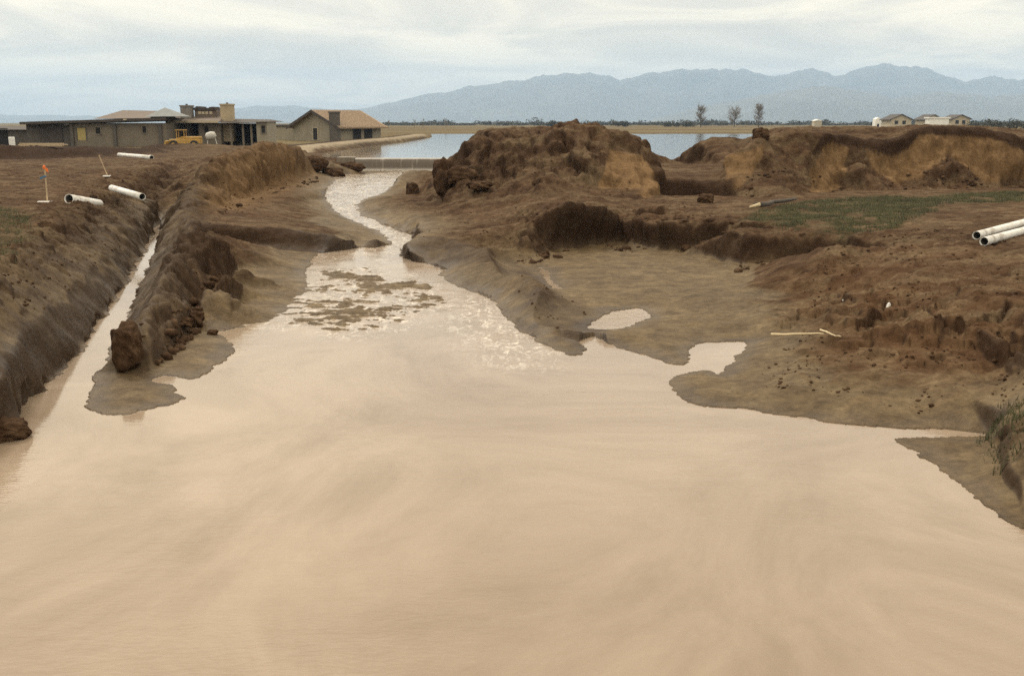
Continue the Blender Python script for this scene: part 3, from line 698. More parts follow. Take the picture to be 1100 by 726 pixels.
def grid_mesh(name, X, Yy, Z, keep=None, wrap=False):
    nr, nc = X.shape
    co = np.stack([X, Yy, Z], -1).reshape(-1, 3).astype(np.float32)
    idx = np.arange(nr * nc).reshape(nr, nc)
    if wrap: idx = np.concatenate([idx, idx[:, :1]], 1)
    q = np.stack([idx[:-1, :-1], idx[:-1, 1:], idx[1:, 1:], idx[1:, :-1]], -1).reshape(-1, 4)[:, ::-1]
    if keep is not None:
        k = keep.reshape(-1); q = q[k[q].any(1)]
        used = np.zeros(len(co), bool); used[q.ravel()] = True
        rem = np.cumsum(used) - 1; co = co[used]; q = rem[q]
    else: used = None
    me = bpy.data.meshes.new(name)
    me.vertices.add(len(co)); me.vertices.foreach_set('co', co.ravel())
    me.loops.add(q.size); me.loops.foreach_set('vertex_index', q.ravel().astype(np.int32))
    me.polygons.add(len(q)); me.polygons.foreach_set('loop_start', np.arange(0, q.size, 4, dtype=np.int32))
    me.polygons.foreach_set('use_smooth', np.ones(len(q), bool))
    me.update(calc_edges=True); me.validate()
    return me, used
def attr(me, name, r, g, b, used=None):
    a = me.attributes.new(name, 'FLOAT_COLOR', 'POINT')
    d = np.stack([r, g, b, np.ones_like(r)], -1).reshape(-1, 4).astype(np.float32)
    if used is not None: d = d[used]
    a.data.foreach_set('color', d.ravel())
zs = blur(gz, 6, 5)
gsr = np.gradient(zs, axis=0) / np.maximum(np.gradient(RR, axis=0), 1e-6); gst = np.gradient(zs, axis=1) / np.maximum(RR * np.gradient(TH, axis=1), 1e-6)
gm_ = np.hypot(gsr, gst); kx = np.clip(gz - zs, -.5, .5) * sstep(.25, .9, gm_) * (rr < 66) * sstep(7, 10, rr) * (.4 + .45 * sstep(24, 36, rr)) / np.maximum(gm_, 1e-3)
mr, mt = -gsr * kx, -gst * kx
OX = GX + mr * np.sin(TH) + mt * np.cos(TH); OY = GY + mr * np.cos(TH) - mt * np.sin(TH)
me, _ = grid_mesh('ground', OX, OY, gz, wrap=True)
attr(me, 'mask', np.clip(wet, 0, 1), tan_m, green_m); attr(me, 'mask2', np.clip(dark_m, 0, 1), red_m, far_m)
rim = (1 - sstep(.05, .45 , sdp + .25 * fbm(GX / .8, GY / .6, 3))) * (rr < 75)
rim = rim * (1 - .8 * riffle(GX, GY))
attr(me, 'mask3', rim, pale, rim * 0)
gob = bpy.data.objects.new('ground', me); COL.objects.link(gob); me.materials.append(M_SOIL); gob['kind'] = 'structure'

def hz(x, y):
    """height of the built ground at one point"""
    a = np.array([[float(x)]]); b = np.array([[float(y)]])
    return float(ground(a, b)[0][0, 0])

# ------------------------------------------------------------------ water sheets
wth = np.radians(np.linspace(-52, 44, 620)); wlr = np.linspace(math.log(4.8), math.log(76), 520)
WT, WL = np.meshgrid(wth, wlr); WR_ = np.exp(WL); WX = WR_ * np.sin(WT); WY = WR_ * np.cos(WT)
wsd = sdist(WX, WY, POOL)
for pd in PUDDLES: wsd = np.minimum(wsd, sdist(WX, WY, pd))
wrif = riffle(WX, WY)
run = sstep(26, 33, WY) * (WX / WY > -.27)
wz = zw(WX, WY) + (np.maximum(wrif * .6, run)) * 0.035 * fbm(WX / .8, WY / 1.2, 3) * sstep(0.2, -.6, -wsd * 0 - .6)
foamc = soft
FO_GLINT = [S(*p) for p in ((500,318),(535,328),(560,356),(588,374),(575,392),(540,392),(515,368),(490,345))]  # pale streaks here: foam, with ripple highlights painted in
fo = np.clip(1 - sstep(-.7, 1.0, sdist(WX, WY, FO_GLINT)), 0, 1)
fo = np.maximum(fo, run * 1.0); fo = np.maximum(fo, wrif * .85)
rif_m = np.maximum(np.maximum(run, wrif * .8), np.clip(1 - sstep(-.5, 3.0, sdist(WX, WY, FO_GLINT)), 0, 1) * .3)
openw = sstep(-.34, -.27, WX / WY) + (1 - sstep(10, 13.5, WY)); rif_m = np.maximum(rif_m, np.clip(openw, 0, 1) * (.22 + .3 * sstep(-.1, .35, fbm(WX / 4, WY / 3, 3))))
me, used = grid_mesh('water', WX, WY, wz, keep=(wsd < 1.1))
attr(me, 'mask', fo, rif_m, np.zeros_like(fo), used)
wob = bpy.data.objects.new('water', me); COL.objects.link(wob); me.materials.append(M_WATER); wob['kind'] = 'structure'
from mathutils.geometry import tessellate_polygon
pv = [Vector((p[0], p[1], 1.4)) for p in POND]
me = bpy.data.meshes.new('pond_water'); me.from_pydata([tuple(p) for p in pv], [], [tuple(t_) for t_ in tessellate_polygon([pv])]); me.update()
pob = bpy.data.objects.new('pond_water', me); COL.objects.link(pob); me.materials.append(M_POND); pob['kind'] = 'structure'
for p in me.polygons:
    if p.normal.z < 0: me.flip_normals()
    break

# ------------------------------------------------------------------ mountains
def range_mesh(name, dist, sky_px, depth, seed, foot=1.0):
    xs = np.linspace(sky_px[0][0], sky_px[-1][0], 420); ys = np.interp(xs, [p[0] for p in sky_px], [p[1] for p in sky_px])
    t = np.linspace(-1, 1, 41)
    X = np.zeros((len(t), len(xs))); Yv = X.copy(); Z = X.copy()
    u = (xs - 550) / FPX * 1.02
    top = np.maximum(0, (132 - ys) / FPX * dist * 1.02)
    for i, q in enumerate(t):
        yy = dist + q * depth
        X[i] = u * yy; Yv[i] = yy
        prof = (1 - abs(q)) ** 0.85
        top = np.maximum(0, (132 - ys) / FPX * dist * 1.02) * (1 + .05 * ridged(xs / 22 + seed, xs * 0 + seed, 4, .6))
        nn = ridged(X[i] / 900 + seed, Yv[i] / 900, 5, .55)
        Z[i] = top * prof * (1 + (0.45 * nn) * (1 - prof ** 3)) + 25 * pnoise(X[i] / 260, Yv[i] / 260) * prof
    Z = np.maximum(Z, -1); Z[0] = -1.5; Z[-1] = -1.5
    me, _ = grid_mesh(name, X, Yv, Z)
    o = bpy.data.objects.new(name, me); COL.objects.link(o); me.materials.append(M_HILL); o['kind'] = 'structure'
range_mesh('mountains', 10200, [(300,131),(350,126),(380,121),(420,113),(460,105),(500,97),(540,92),(570,88),(600,84),(630,83),(660,89),(690,84),(720,80),(750,79),(790,80),(812,87),(830,83),(850,79),(880,84),(900,80),(920,76),(935,74),(945,78),(958,76),(985,84),(1010,91),(1040,86),(1070,90),(1100,88),(1180,92),(1300,100)], 1700, 3.3)
range_mesh('foothills', 7400, [(690,130),(740,118),(780,108),(820,102),(850,98),(880,96),(910,101),(940,107),(980,102),(1030,106),(1080,103),(1150,104),(1300,112)], 1100, 9.1)
range_mesh('far_mountains', 11000, [(-200,124),(-60,120),(40,124),(140,126),(230,121),(270,117),(330,115),(380,119),(430,122),(520,128)], 1100, 5.1)

# ------------------------------------------------------------------ haze
hb = MB().box(-12900, 12900, -12900, 12900, -4, 610)
t = NT('haze'); t.t.nodes.remove(t.b)
pv_ = t.n('ShaderNodeVolumePrincipled'); pv_.inputs['Color'].default_value = (0.50, 0.70, 0.98, 1); pv_.inputs['Density'].default_value = 1.1e-4
pv_.inputs['Anisotropy'].default_value = 0.1
t.l(pv_.outputs[0], [n for n in t.t.nodes if n.type == 'OUTPUT_MATERIAL'][0].inputs['Volume'])
ho = hb.build('haze', t.m); ho['kind'] = 'stuff'; ho['label'] = 'thin blue air in front of the far mountains'
#OBJECTS
# ================================================================== BUILDINGS
def wx_(px, y): return Y(px, 130, y)[0]
def pz(py, y): return Y(550, py, y)[2]
GB = 1.35
def rect(x0, x1, y0, y1, z0, z1): return MB().box(x0, x1, y0, y1, z0, z1)
def opening(parent, px0, px1, py0, py1, y, org, name='window', frame=M_BLOCK, glass=M_DARK, proud=.05):
    """a window or door set in a wall facing the camera: frame standing proud, dark pane set back inside it"""
    x0, x1 = wx_(px0, y) - org[0], wx_(px1, y) - org[0]; z1, z0 = pz(py0, y) - org[2], pz(py1, y) - org[2]
    yy = y - org[1]; w = .12
    f = MB()
    f.box(x0 - w, x0, yy - proud, yy + .1, z0, z1); f.box(x1, x1 + w, yy - proud, yy + .1, z0, z1)
    f.box(x0 - w, x1 + w, yy - proud - .003, yy + .1, z1, z1 + w)
    if name == 'window': f.box(x0 - w, x1 + w, yy - proud - .02, yy + .1, z0 - w, z0)
    fo_ = f.build(name, frame, parent)
    MB().box(x0, x1, yy - .012, yy + .08, z0, z1).build('pane' if name == 'window' else 'door_leaf', glass, fo_)
    return fo_

# --- long unfinished block house
D = 112.0
o1 = (wx_(25, D), D, GB)
hA = empty('block_house', o1, 0, 'long low grey block house with a flat dark roof edge and hipped roof behind', 'house')
def ax(px): return wx_(px, D) - o1[0]
def az(py): return pz(py, D) - GB
w = MB().box(ax(74), ax(178), 0, 9, 0, az(132.5)); w.build('wall', M_BLOCK, hA)
c = MB().box(ax(25), ax(74) - .004, .5, 9, 0, az(134)); c.build('carport_shade', M_BLOCKD, hA)  # dark solid standing for the shade inside the open carport
rf = MB(); n0, n1 = ax(24), ax(180)
rf.add([(n0,-.7,az(134)),(n1,-.7,az(129.5)),(n1,9.4,az(129.5)),(n0,9.4,az(134)),(n0,-.7,az(131.2)),(n1,-.7,az(126.5)),(n1,9.4,az(126.5)),(n0,9.4,az(131.2))],
       [(0,3,2,1),(4,5,6,7),(0,1,5,4),(1,2,6,5),(2,3,7,6),(3,0,4,7)])
rfo = rf.build('roof', M_FELT, hA)
hip = MB(); z0, z1 = az(128) + .12, az(118)
hip.add([(ax(96),1,z0-.1),(ax(178),1,z0),(ax(178),9,z0),(ax(96),9,z0-.1),(ax(116),4.5,z1),(ax(160),4.5,z1-.1)], [(0,1,5,4),(1,2,5),(2,3,4,5),(3,0,4),(3,2,1,0)])
hip.build('hipped_roof', M_ROOFB, hA)
hip2 = MB(); hip2.add([(ax(157),-.4,az(125.6)),(ax(193),-.4,az(125.2)),(ax(193),4,az(125.2)),(ax(157),4,az(125.6)),(ax(172),1.8,az(115.5))], [(0,1,4),(1,2,4),(2,3,4),(3,0,4),(3,2,1,0)])
hip2.build('hipped_roof', M_ROOFG, hA)
opening(hA, 102, 107, 137, 144, D, o1); opening(hA, 152.5, 156.5, 136, 143, D, o1)
opening(hA, 82, 91, 137.5, 151, D, o1, 'door', M_BLOCKD, M_PLY)
[MB().box(ax(p), ax(p) + .35, -.25, -.002, 0, az(133)).build('pilaster', M_BLOCKD, hA) for p in (75, 121, 170)]
MB().box(ax(40), ax(64), .36, .496, .05, az(138)).build('carport_shade_panel', M_FELT, hA)  # darker panel, also painted carport shade
MB().box(ax(136), ax(139), -1.0, -.72, az(129.3), az(128)).build('roof_vent', M_CREAM, rfo)
# --- house with the porch and two chimneys
D2 = 116.0; o2 = (wx_(178, D2), D2, GB)
hB = empty('porch_house', o2, 0, 'unfinished house with deep dark porches, a stepped row of roof tiles and two square chimneys', 'house')
def bx_(px): return wx_(px, D2) - o2[0]
def bz(py): return pz(py, D2) - GB
w = MB(); w.box(bx_(178), bx_(187), 0, 8, 0, bz(132)); w.box(bx_(212), bx_(236), .2, 8, 0, bz(132)); w.box(bx_(187), bx_(212), 3.2, 8, 0, bz(132)); w.box(bx_(236), bx_(277), 3.4, 8, 0, bz(133)); w.build('wall', M_BLOCK, hB)
MB().box(bx_(187) + .01, bx_(212) - .01, 3.1, 3.19, .05, bz(133)).build('porch_shade', M_DARK, hB)  # black panels across the back paint the porch shade
MB().box(bx_(237), bx_(276), 3.28, 3.39, .3, bz(133.5)).build('porch_shade', M_DARK, hB)
q = MB(); q.box(bx_(276), bx_(287.5), -.4, 4, 0, bz(130.5)); q.build('end_wall', M_TANW, hB)
for p in (246, 259, 268): MB().box(bx_(p), bx_(p) + .22, .1, .35, 0, bz(133.3)).build('post', M_BLOCK, hB)
MB().box(bx_(199), bx_(199) + .25, .3, .55, 0, bz(132)).build('post', M_BLOCKD, hB)
opening(hB, 280.5, 284.5, 135, 143, D2 - .4, o2)
opening(hB, 219, 223.5, 136, 143, D2 + .2, o2)
r1 = MB(); r1.add([(bx_(183),-.9,bz(132)),(bx_(237),-.9,bz(131)),(bx_(237),8,bz(131)),(bx_(183),8,bz(132)),(bx_(188),3.6,bz(125)),(bx_(233),3.6,bz(124))],[(0,1,5,4),(1,2,5),(2,3,4,5),(3,0,4),(3,2,1,0)])
ro1 = r1.build('roof', M_ROOFB, hB)
MB().box(bx_(181), bx_(237), -1.05, -.9, bz(132.2), bz(129.6)).build('fascia', M_CREAM, hB)
r2 = MB(); r2.add([(bx_(237)+.01,-.8,bz(132.6)),(bx_(289),-.8,bz(131)),(bx_(289),8,bz(131)),(bx_(237)+.01,8,bz(132.6)),(bx_(238),3.2,bz(127.6)),(bx_(284),3.2,bz(128.5))],[(0,1,5,4),(1,2,5),(2,3,4,5),(3,0,4),(3,2,1,0)])
r2.build('roof', M_FELT, hB)
# raised clerestory with small pale openings under a ragged tiled edge
cl = MB().box(bx_(202), bx_(226), 2.6, 4.8, bz(127), bz(118)).build('clerestory', M_ROOFB, hB)
for p in (207.5, 211.5, 215.5, 220): MB().box(bx_(p) - .17, bx_(p) + .17, 2.54, 2.59, bz(122.6), bz(119.6)).build('vent_opening', M_CREAM, cl)
q = MB()
for i in range(10):
    a = 201.5 + i * 2.45; h_ = 115.4 + [0, -1.4, -1.2, .6, .9, .7, .3, -.6, -.9, .2][i]
    q.box(bx_(a), bx_(a + 2.2), 2.4, 5.0, bz(118.2) + .004, bz(h_))
q.build('ridge_tiles', M_FELT, cl)
for (a, b, top, m, d0) in ((189.5, 200.5, 114.5, M_CHIM, 1.6), (234, 246.5, 113, M_CHIMT, 1.2)):
    f = MB().box(bx_(a), bx_(b), d0, d0 + 1.2, 0.5, bz(top)).build('chimney', m, hB)
    MB().box(bx_(a) - .08, bx_(b) + .08, d0 - .08, d0 + 1.28, bz(top) + .004, bz(top) + .16).build('chimney_cap', m, f)
    MB().tube([((bx_(a) + bx_(b)) / 2, d0 + .6, bz(top) + .15), ((bx_(a) + bx_(b)) / 2, d0 + .6, bz(top - 3))], .13, 10).build('flue', M_BLOCKD, f)
# --- gabled tile-roofed house, turned so one long side faces right
D3 = 142.0
corner = Vector((wx_(362.5, D3), D3, GB))
ang = R(-34)                                      # gable wall runs from the near corner back to the left
hC = empty('gable_house', tuple(corner), ang, 'tan gabled house with orange clay tile roof and dark chimney beside the pond', 'house')
GW = 8.6; GL_ = 9.0; EH = (145 - 130.8) / FPX * D3 + .1 + .25; RH = (147 - 116.5) / FPX * D3 + .25
wl3 = MB(); wl3.prism([(-GW, 0), (0, 0), (0, EH), (-GW / 2, RH - .15), (-GW, EH)], 0, GL_); wl3.build('wall', M_TANW, hC)
def slab(x0, z0, x1, z1, y0, y1, th_):
    return MB().prism([(x0, z0), (x1, z1), (x1, z1 + th_), (x0, z0 + th_)], y0, y1)
k_ = (RH - EH) / (GW / 2)
rr_ = slab(.9, EH - .9 * k_ + .02, -GW / 2, RH - .1, -.7, GL_ + .6, .2)
rt = rr_.build('roof', M_TILE, hC)
slab(-GW - .8, EH - .8 * k_ + .02, -GW / 2 - .01, RH - .1, -.7, GL_ + .6, .2).build('roof', M_TILE, hC)
tl = MB()
for i in range(int((GL_ + 1.2) / .42)):
    y0 = -.62 + i * .42
    tl.tube([(.92, y0, EH - .92 * k_ + .22), (-GW / 2, y0, RH + .10)], .085, 6)
tl.build('roof_tiles', M_TILE, rt)
bb = MB(); bb.prism([(.95, EH - .95 * k_ - .12), (-GW / 2, RH - .26), (-GW / 2, RH + .12), (.95, EH - .95 * k_ + .24)], -.80, -.705)
bb.prism([(-GW - .85, EH - .85 * k_ - .12), (-GW / 2 - .01, RH - .26), (-GW / 2 - .01, RH + .12), (-GW - .85, EH - .85 * k_ + .24)], -.80, -.705)
bb.build('barge_board', M_FELT, hC)
ch = MB().box(-.9, .55, -.75, -.06, 0, RH - .35).build('chimney', M_BLOCKD, hC); MB().box(-1.0, .65, -.82, .0, RH - .346, RH - .15).build('chimney_cap', M_BLOCKD, ch)
f = MB().box(-4.9, -3.8, -.05, .02, .15, 2.0); f = f.build('window', M_CREAM, hC); MB().box(-4.75, -3.95, -.08, -.052, .25, 1.9).build('pane', M_DARK, f)
for y0 in (3.0, 5.4):
    f = MB().box(-.02, .05, y0, y0 + 1.7, .35, 2.0).build('window', M_FELT, hC); MB().box(.052, .08, y0 + .12, y0 + 1.58, .45, 1.9).build('pane', M_DARK, f)
lw = MB().box(-GW - 5.6, -GW - .01, .6, 6.0, 0, EH - .15).build('side_wing', M_TANW, hC)
MB().box(-GW - 5.8, -GW - .02, .4, 6.2, EH - .146, EH + .12).build('wing_roof', M_FELT, lw)
# --- dark low building at the left edge
D4 = 118.0; o4 = (wx_(-40, D4), D4, GB)
hD = empty('low_shed', o4, 0, 'low dark building cut off by the left edge of the view, behind the earth bank', 'shed')
L4 = wx_(27, D4) - o4[0]
MB().box(0, L4, 0, 7, 0, pz(139.5, D4) - GB).build('wall', M_BLOCKD, hD)
MB().add([(-.3,-.5,pz(139.5,D4)-GB+.003),(L4+.3,-.5,pz(139.5,D4)-GB+.003),(L4+.3,7.4,pz(139.5,D4)-GB+.003),(-.3,7.4,pz(139.5,D4)-GB+.003),(-.3,3.5,pz(135.5,D4)-GB),(L4-2,3.5,pz(136,D4)-GB)],[(0,1,5,4),(1,2,5),(2,3,4,5),(3,0,4),(3,2,1,0)]).build('roof', M_FELT, hD)
MB().box(L4 * .45, L4 * .7, -.06, .1, .05, 2.0).build('doorway', M_DARK, hD)

# --- distant houses beyond the levee
def far_house(px0, px1, pe, pr, y, label, wall=M_CREAM):
    x0, x1 = wx_(px0, y), wx_(px1, y); o = empty('farm_house', ((x0 + x1) / 2, y, 1.4), 0, label, 'house', 'far houses on the plain')
    hw = (x1 - x0) / 2; e = pz(pe, y) - 1.4; r = pz(pr, y) - 1.4
    MB().prism([(-hw, 0), (hw, 0), (hw, e), (0, r - .25), (-hw, e)], 0, 12).build('wall', wall, o)
    k = (r - e) / hw
    m = MB()
    for s in (-1, 1): m.prism([(s * .01, r - .2), (s * (hw + .9), e - .9 * k), (s * (hw + .9), e - .9 * k + .3), (s * .01, r + .1)], -.8, 12.8)
    m.build('roof', M_FELT, o)
    for s in (-.45, .3):
        f = MB().box(s * hw - .8, s * hw + .8, -.06, .05, e * .45, e * .85).build('window', M_FELT, o)
        MB().box(s * hw - .65, s * hw + .65, -.09, -.061, e * .5, e * .8).build('pane', M_DARK, f)
    return o
far_house(957, 979, 128.3, 122.8, 470, 'pale gabled house far off, leftmost of the three beyond the right levee')
far_house(994, 1012, 128.2, 123.2, 480, 'pale house far off with a white shed beside it, middle of the three')
far_house(1023, 1042, 127.8, 123.4, 490, 'pale gabled house far off next to the dark bushes, rightmost of the three')
ob = empty('flat_shed', (wx_(1009, 472), 472, 1.4), 0, 'long white flat-roofed shed far off between two pale gabled houses', 'shed')
MB().box(-4.5, 4.5, 0, 5, 0, pz(127.5, 472) - 1.4).build('wall', M_WHITE, ob); MB().box(-5, 5, -.4, 5.4, pz(127.5, 472) - 1.396, pz(126, 472) - 1.4).build('roof', M_WHITE, ob)
ob = empty('small_shed', (wx_(943.5, 500), 500, 1.4), 0, 'tiny white shed far off on the plain, left of the gabled houses', 'shed')
MB().prism([(-1.4, 0), (1.4, 0), (1.4, pz(128.2, 500) - 1.4), (0, pz(126.3, 500) - 1.4), (-1.4, pz(128.2, 500) - 1.4)], 0, 4).build('wall', M_WHITE, ob)
MB().box(-.5, .5, -.08, .01, 0, 2).build('door', M_DARK, ob)
ob = empty('barn', (wx_(879, 700), 700, 1.4), 0, 'pale roofed barn far off on the plain, just left of the white sheds', 'barn')
MB().box(-2.6, 2.6, 0, 6, 0, pz(130, 700) - 1.4).build('wall', M_CREAM, ob)
MB().prism([(-2.9, pz(130, 700) - 1.396), (2.9, pz(130, 700) - 1.396), (0, pz(128.3, 700) - 1.4)], -.5, 6.5).build('roof', M_WHITE, ob)

# ================================================================== WEIR
oW = (-7.7, 75.2, 0.5)
wr = empty('weir', oW, 0, 'low concrete weir with brown water pouring over it from the pond', 'weir')
MB().box(-4.6, 4.6, 0, .5, -.4, .86).build('wall', M_CONC, wr, bevel=.03)
MB().box(3.3, 4.9, -.35, .9, -.4, 1.05).build('abutment', M_CONC, wr, bevel=.04); MB().box(-5.3, -4.0, -.35, .9, -.4, 1.0).build('abutment', M_CONC, wr, bevel=.04)
MB().box(-4.6, 4.6, -2.6, -.002, -.5, .03).build('apron', M_CONC, wr)
fall = MB(); nx = 120; prof = [(.5, .915), (.2, .905), (.0, .88), (-.12, .80), (-.2, .6), (-.26, .3), (-.32, .06), (-.6, .05), (-1.1, .045)]
vv = []; 
for i in range(nx):
    x = -3.98 + 7.26 * i / (nx - 1); wv = .03 * math.sin(i * .21) + .02 * math.sin(i * .53 + 1) + .03
    for (yy, zz) in prof: vv.append((x, yy - wv * (zz < .85), zz + random.uniform(-.012, .012) * (zz < .1)))
np_ = len(prof); ff = [(i*np_ + j, (i+1)*np_ + j, (i+1)*np_ + j + 1, i*np_ + j + 1) for i in range(nx - 1) for j in range(np_ - 1)]
t = NT('falling_water'); v = t.obj((2.5, .3, .35)); fr = t.noise(2.0, 5, .65, v)
c_ = t.n('ShaderNodeTexCoord'); s_ = t.n('ShaderNodeSeparateXYZ'); t.l(c_.outputs['Object'], s_.inputs[0])
up = t.ramp(s_.outputs['Z'], [(0.03, (.5, .5, .5)), (0.22, (0, 0, 0)), (0.84, (0, 0, 0)), (.9, (.4, .4, .4))])
t.l(t.mix(t.math('ADD', up, t.math('MULTIPLY', t.ramp(fr, [(.55, (0, 0, 0)), (.8, (1, 1, 1))]), .3), True), (.070, .050, .032, 1), (.60, .55, .48, 1)), t.b.inputs['Base Color'])
t.b.inputs['Roughness'].default_value = .25
fall.add(vv, ff).build('falling_water', t.m, wr, smooth=True)

# ================================================================== PIPES, STAKES, STICKS
def pipe(name, a, b, rad, label, group, collar=0):
    a, b = Vector(a), Vector(b); d = b - a; L = d.length
    ob = MB().pipe(L, rad, rad * .9).build(name, M_PVC, None, smooth=False)
    for p in ob.data.polygons: p.use_smooth = len(p.vertices) == 4 and abs(p.normal.x) < .5
    ob.location = a; ob.rotation_euler = d.to_track_quat('X', 'Z').to_euler()
    if collar:
        bl = MB().pipe(.24, rad * 1.13, rad * 1.005).build('socket', M_PVC, ob); bl.location = (L - .30 if collar > 0 else .06, 0, 0)
        for p in bl.data.polygons: p.use_smooth = abs(p.normal.x) < .5
    ins = MB().pipe(L - .12, rad * .897, rad * .86).build('bore', M_PVCIN, ob); ins.location = (.06, 0, 0)
    for p in ins.data.polygons: p.use_smooth = abs(p.normal.x) < .5
    for x in (.5, L - .5): MB().tube([(x, 0, 0), (x + .01, 0, 0)], rad * .86, 20).build('dark_plug', M_PVCIN, ob)  # dark discs closing the bore near both ends
    return tag(ob, label, 'pipe', group)
def onground(px, py, z, r):
    p = G(px, py, z); return (p[0], p[1], hz(p[0], p[1]) + r)
g_ = 'white pipes left lying on the left bank'
def lay(px0, py0, px1, py1, rad, zz, da=0, db=0):
    a = G(px0, py0, zz + rad); b = G(px1, py1, zz + rad); return (a[0], a[1], a[2] + da), (b[0], b[1], b[2] + db)
def ground_on(px, py):
    z = 1.4
    for _ in range(8): p = G(px, py, z); z = hz(p[0], p[1])
    return z
def rest(px0, py0, px1, py1, rad):
    z = max(ground_on(px0, py0 + 3), ground_on(px1, py1 + 3)); return lay(px0, py0, px1, py1, rad, z - .03)
a, b = rest(120, 202, 153, 211.5, .115); a = G(120, 202, a[2] + .13); b = G(153, 211.5, b[2] + .04); pipe('plastic_pipe', a, b, .115, 'short white pipe slanting down to the right at the edge of the trench', g_)
a, b = rest(128, 166.5, 163, 169.5, .16); pipe('plastic_pipe', a, b, .16, 'white pipe lying farthest back, in front of the block house', g_, 1)
a, b = rest(74, 215, 106, 214, .15); a = (a[0], a[1], a[2] + .04); b = Vector(b) * 1.05; b = (b[0], b[1], hz(b[0], b[1]) - .02); pipe('plastic_pipe', a, b, .15, 'fat white pipe with a dark open mouth, half sunk in the left plateau', g_)
g2 = 'long white pipes lying at the right edge'
zr = 1.26
for (p0, p1, lab) in (((1049, 253), (1129, 231.5), 'upper of two long white pipes lying side by side at the right edge'), ((1057, 259.5), (1139, 237.5), 'lower of two long white pipes lying side by side at the right edge')):
    a = G(*p0, zr + .1); b = G(*p1, zr + .1); 
    za, zb = hz(a[0], a[1]), hz(b[0], b[1]); zz = max(za, zb) 
    a = G(*p0, zz + .09); b = G(*p1, zz + .09); pipe('plastic_pipe', a, b, .098, lab, g2)

def stake(px, py, top, lean, label, orange, blue, base_w):
    p = G(px, py, 1.42); z = hz(p[0], p[1]); p = G(px, py, z)
    h = (py - top) / FPX * p[1] * 1.02
    ob = empty('survey_stake', (p[0], p[1], z - .03), 0, label, 'stake', 'survey stakes on the left plateau')
    lt = MB().box(-.022, .022, -.01, .01, 0, h).build('lath', M_WOOD, ob); lt.rotation_euler = (0, lean, 0)
    bd = MB().box(-base_w, base_w, -.22, -.06, .02, .075).build('base_board', M_WHITE, ob, bevel=.006); bd.rotation_euler = (0, 0, .06)
    if orange:
        f = MB(); f.tube([(0, 0, h - .06), (0, 0, h + .01), (.01, 0, h + .05)], [.04, .048, .028], 7); f.build('orange_ribbon', M_ORANGE, ob)
        MB().add([(.03, -.012, h - .02), (.12, -.02, h - .05), (.14, -.02, h - .17), (.05, -.014, h - .13), (.03, -.004, h - .02), (.12, -.012, h - .05), (.14, -.012, h - .17), (.05, -.006, h - .13)],
                 [(0,1,2,3),(7,6,5,4),(0,4,5,1),(1,5,6,2),(2,6,7,3),(3,7,4,0)]).build('ribbon_tail', M_ORANGE, ob)
    if blue:
        f = MB(); f.tube([(0, 0, h - .33), (0, 0, h - .27)], [.04, .045], 7)
        f.add([(-.03, -.015, h - .28), (-.17, -.02, h - .33), (-.16, -.02, h - .40), (-.03, -.015, h - .34), (-.03, -.008, h - .28), (-.17, -.012, h - .33), (-.16, -.012, h - .40), (-.03, -.008, h - .34)], [(0,1,2,3),(7,6,5,4),(0,4,5,1),(1,5,6,2),(2,6,7,3),(3,7,4,0)])
        f.build('blue_ribbon', M_BLUE, ob)
    return ob
stake(51, 217.5, 180, 0.02, 'upright survey stake with orange and blue ribbon and a white board at its foot', True, True, .24)
stake(116, 189.5, 166, -.33, 'bare leaning survey stake with a pale board at its foot', False, False, .17)

def stick(px0, py0, px1, py1, zz, rad, label, name='dry_stick', mat=M_STRAW, bend=.018, cat='stick', group=None, lift=.04):
    a = Vector(G(px0, py0, zz)); b = Vector(G(px1, py1, zz)); pts = []
    for i in range(9):
        q = a.lerp(b, i / 8); z = hz(q.x, q.y) + rad + lift
        pts.append((q.x + bend * math.sin(i * 1.1), q.y + bend * math.cos(i * 1.7), z))
    zs = [p[2] for p in pts]; m = max(zs)
    pts = [(p[0], p[1], .15 * p[2] + .85 * m) for p in pts]
    ob = MB().tube(pts, [rad * (1 - .05 * i) for i in range(9)], 7).build(name, mat, None, smooth=True)
    return tag(ob, label, cat, group)
stick(828, 363, 884, 364.5, .36, .026, 'long thin straw coloured stick lying across the right bank')
stick(881, 361.5, 902, 369.5, .42, .018, 'short pale stick crossing the end of the longer straw coloured one')
lg = stick(812, 226, 853, 219, 1.16, .09, 'dark broken log lying below the left end of the right levee', 'fallen_log', M_BARK, .08, 'log')
p = G(813, 226.5, 1.16); sp = MB().tube([(p[0] - .25, p[1], hz(p[0], p[1]) + .06), (p[0] + .1, p[1], hz(p[0], p[1]) + .16)], [.04, .07], 7).build('split_end', M_STRAW, lg, smooth=True)
p = G(955, 321, .8); z = hz(p[0], p[1])
ob = empty('rubble_piece', (p[0], p[1], z), .4, 'small bright white scrap sticking up from the red brown bank', 'scrap')
MB().add([(-.035,-.03,-.02),(.04,-.03,-.02),(.035,.03,-.02),(-.035,.03,-.02),(-.015,-.02,.08),(.025,-.02,.07),(.02,.015,.085),(-.02,.015,.06)],[(0,3,2,1),(4,5,6,7),(0,1,5,4),(1,2,6,5),(2,3,7,6),(3,0,4,7)]).build('white_face', M_WHITE, ob)
p = G(909, 304, .85); z = hz(p[0], p[1])
ob = MB().add([(-.04,-.03,-.02),(.04,-.03,-.02),(.05,.03,-.02),(-.04,.04,-.02),(-.02,-.02,.05),(.02,-.02,.06),(.03,.02,.05),(-.02,.02,.05)],[(0,3,2,1),(4,5,6,7),(0,1,5,4),(1,2,6,5),(2,3,7,6),(3,0,4,7)]).build('pebble', M_WHITE); ob.location = (p[0], p[1], z); tag(ob, 'tiny pale stone on the step of the red brown bank', 'stone')

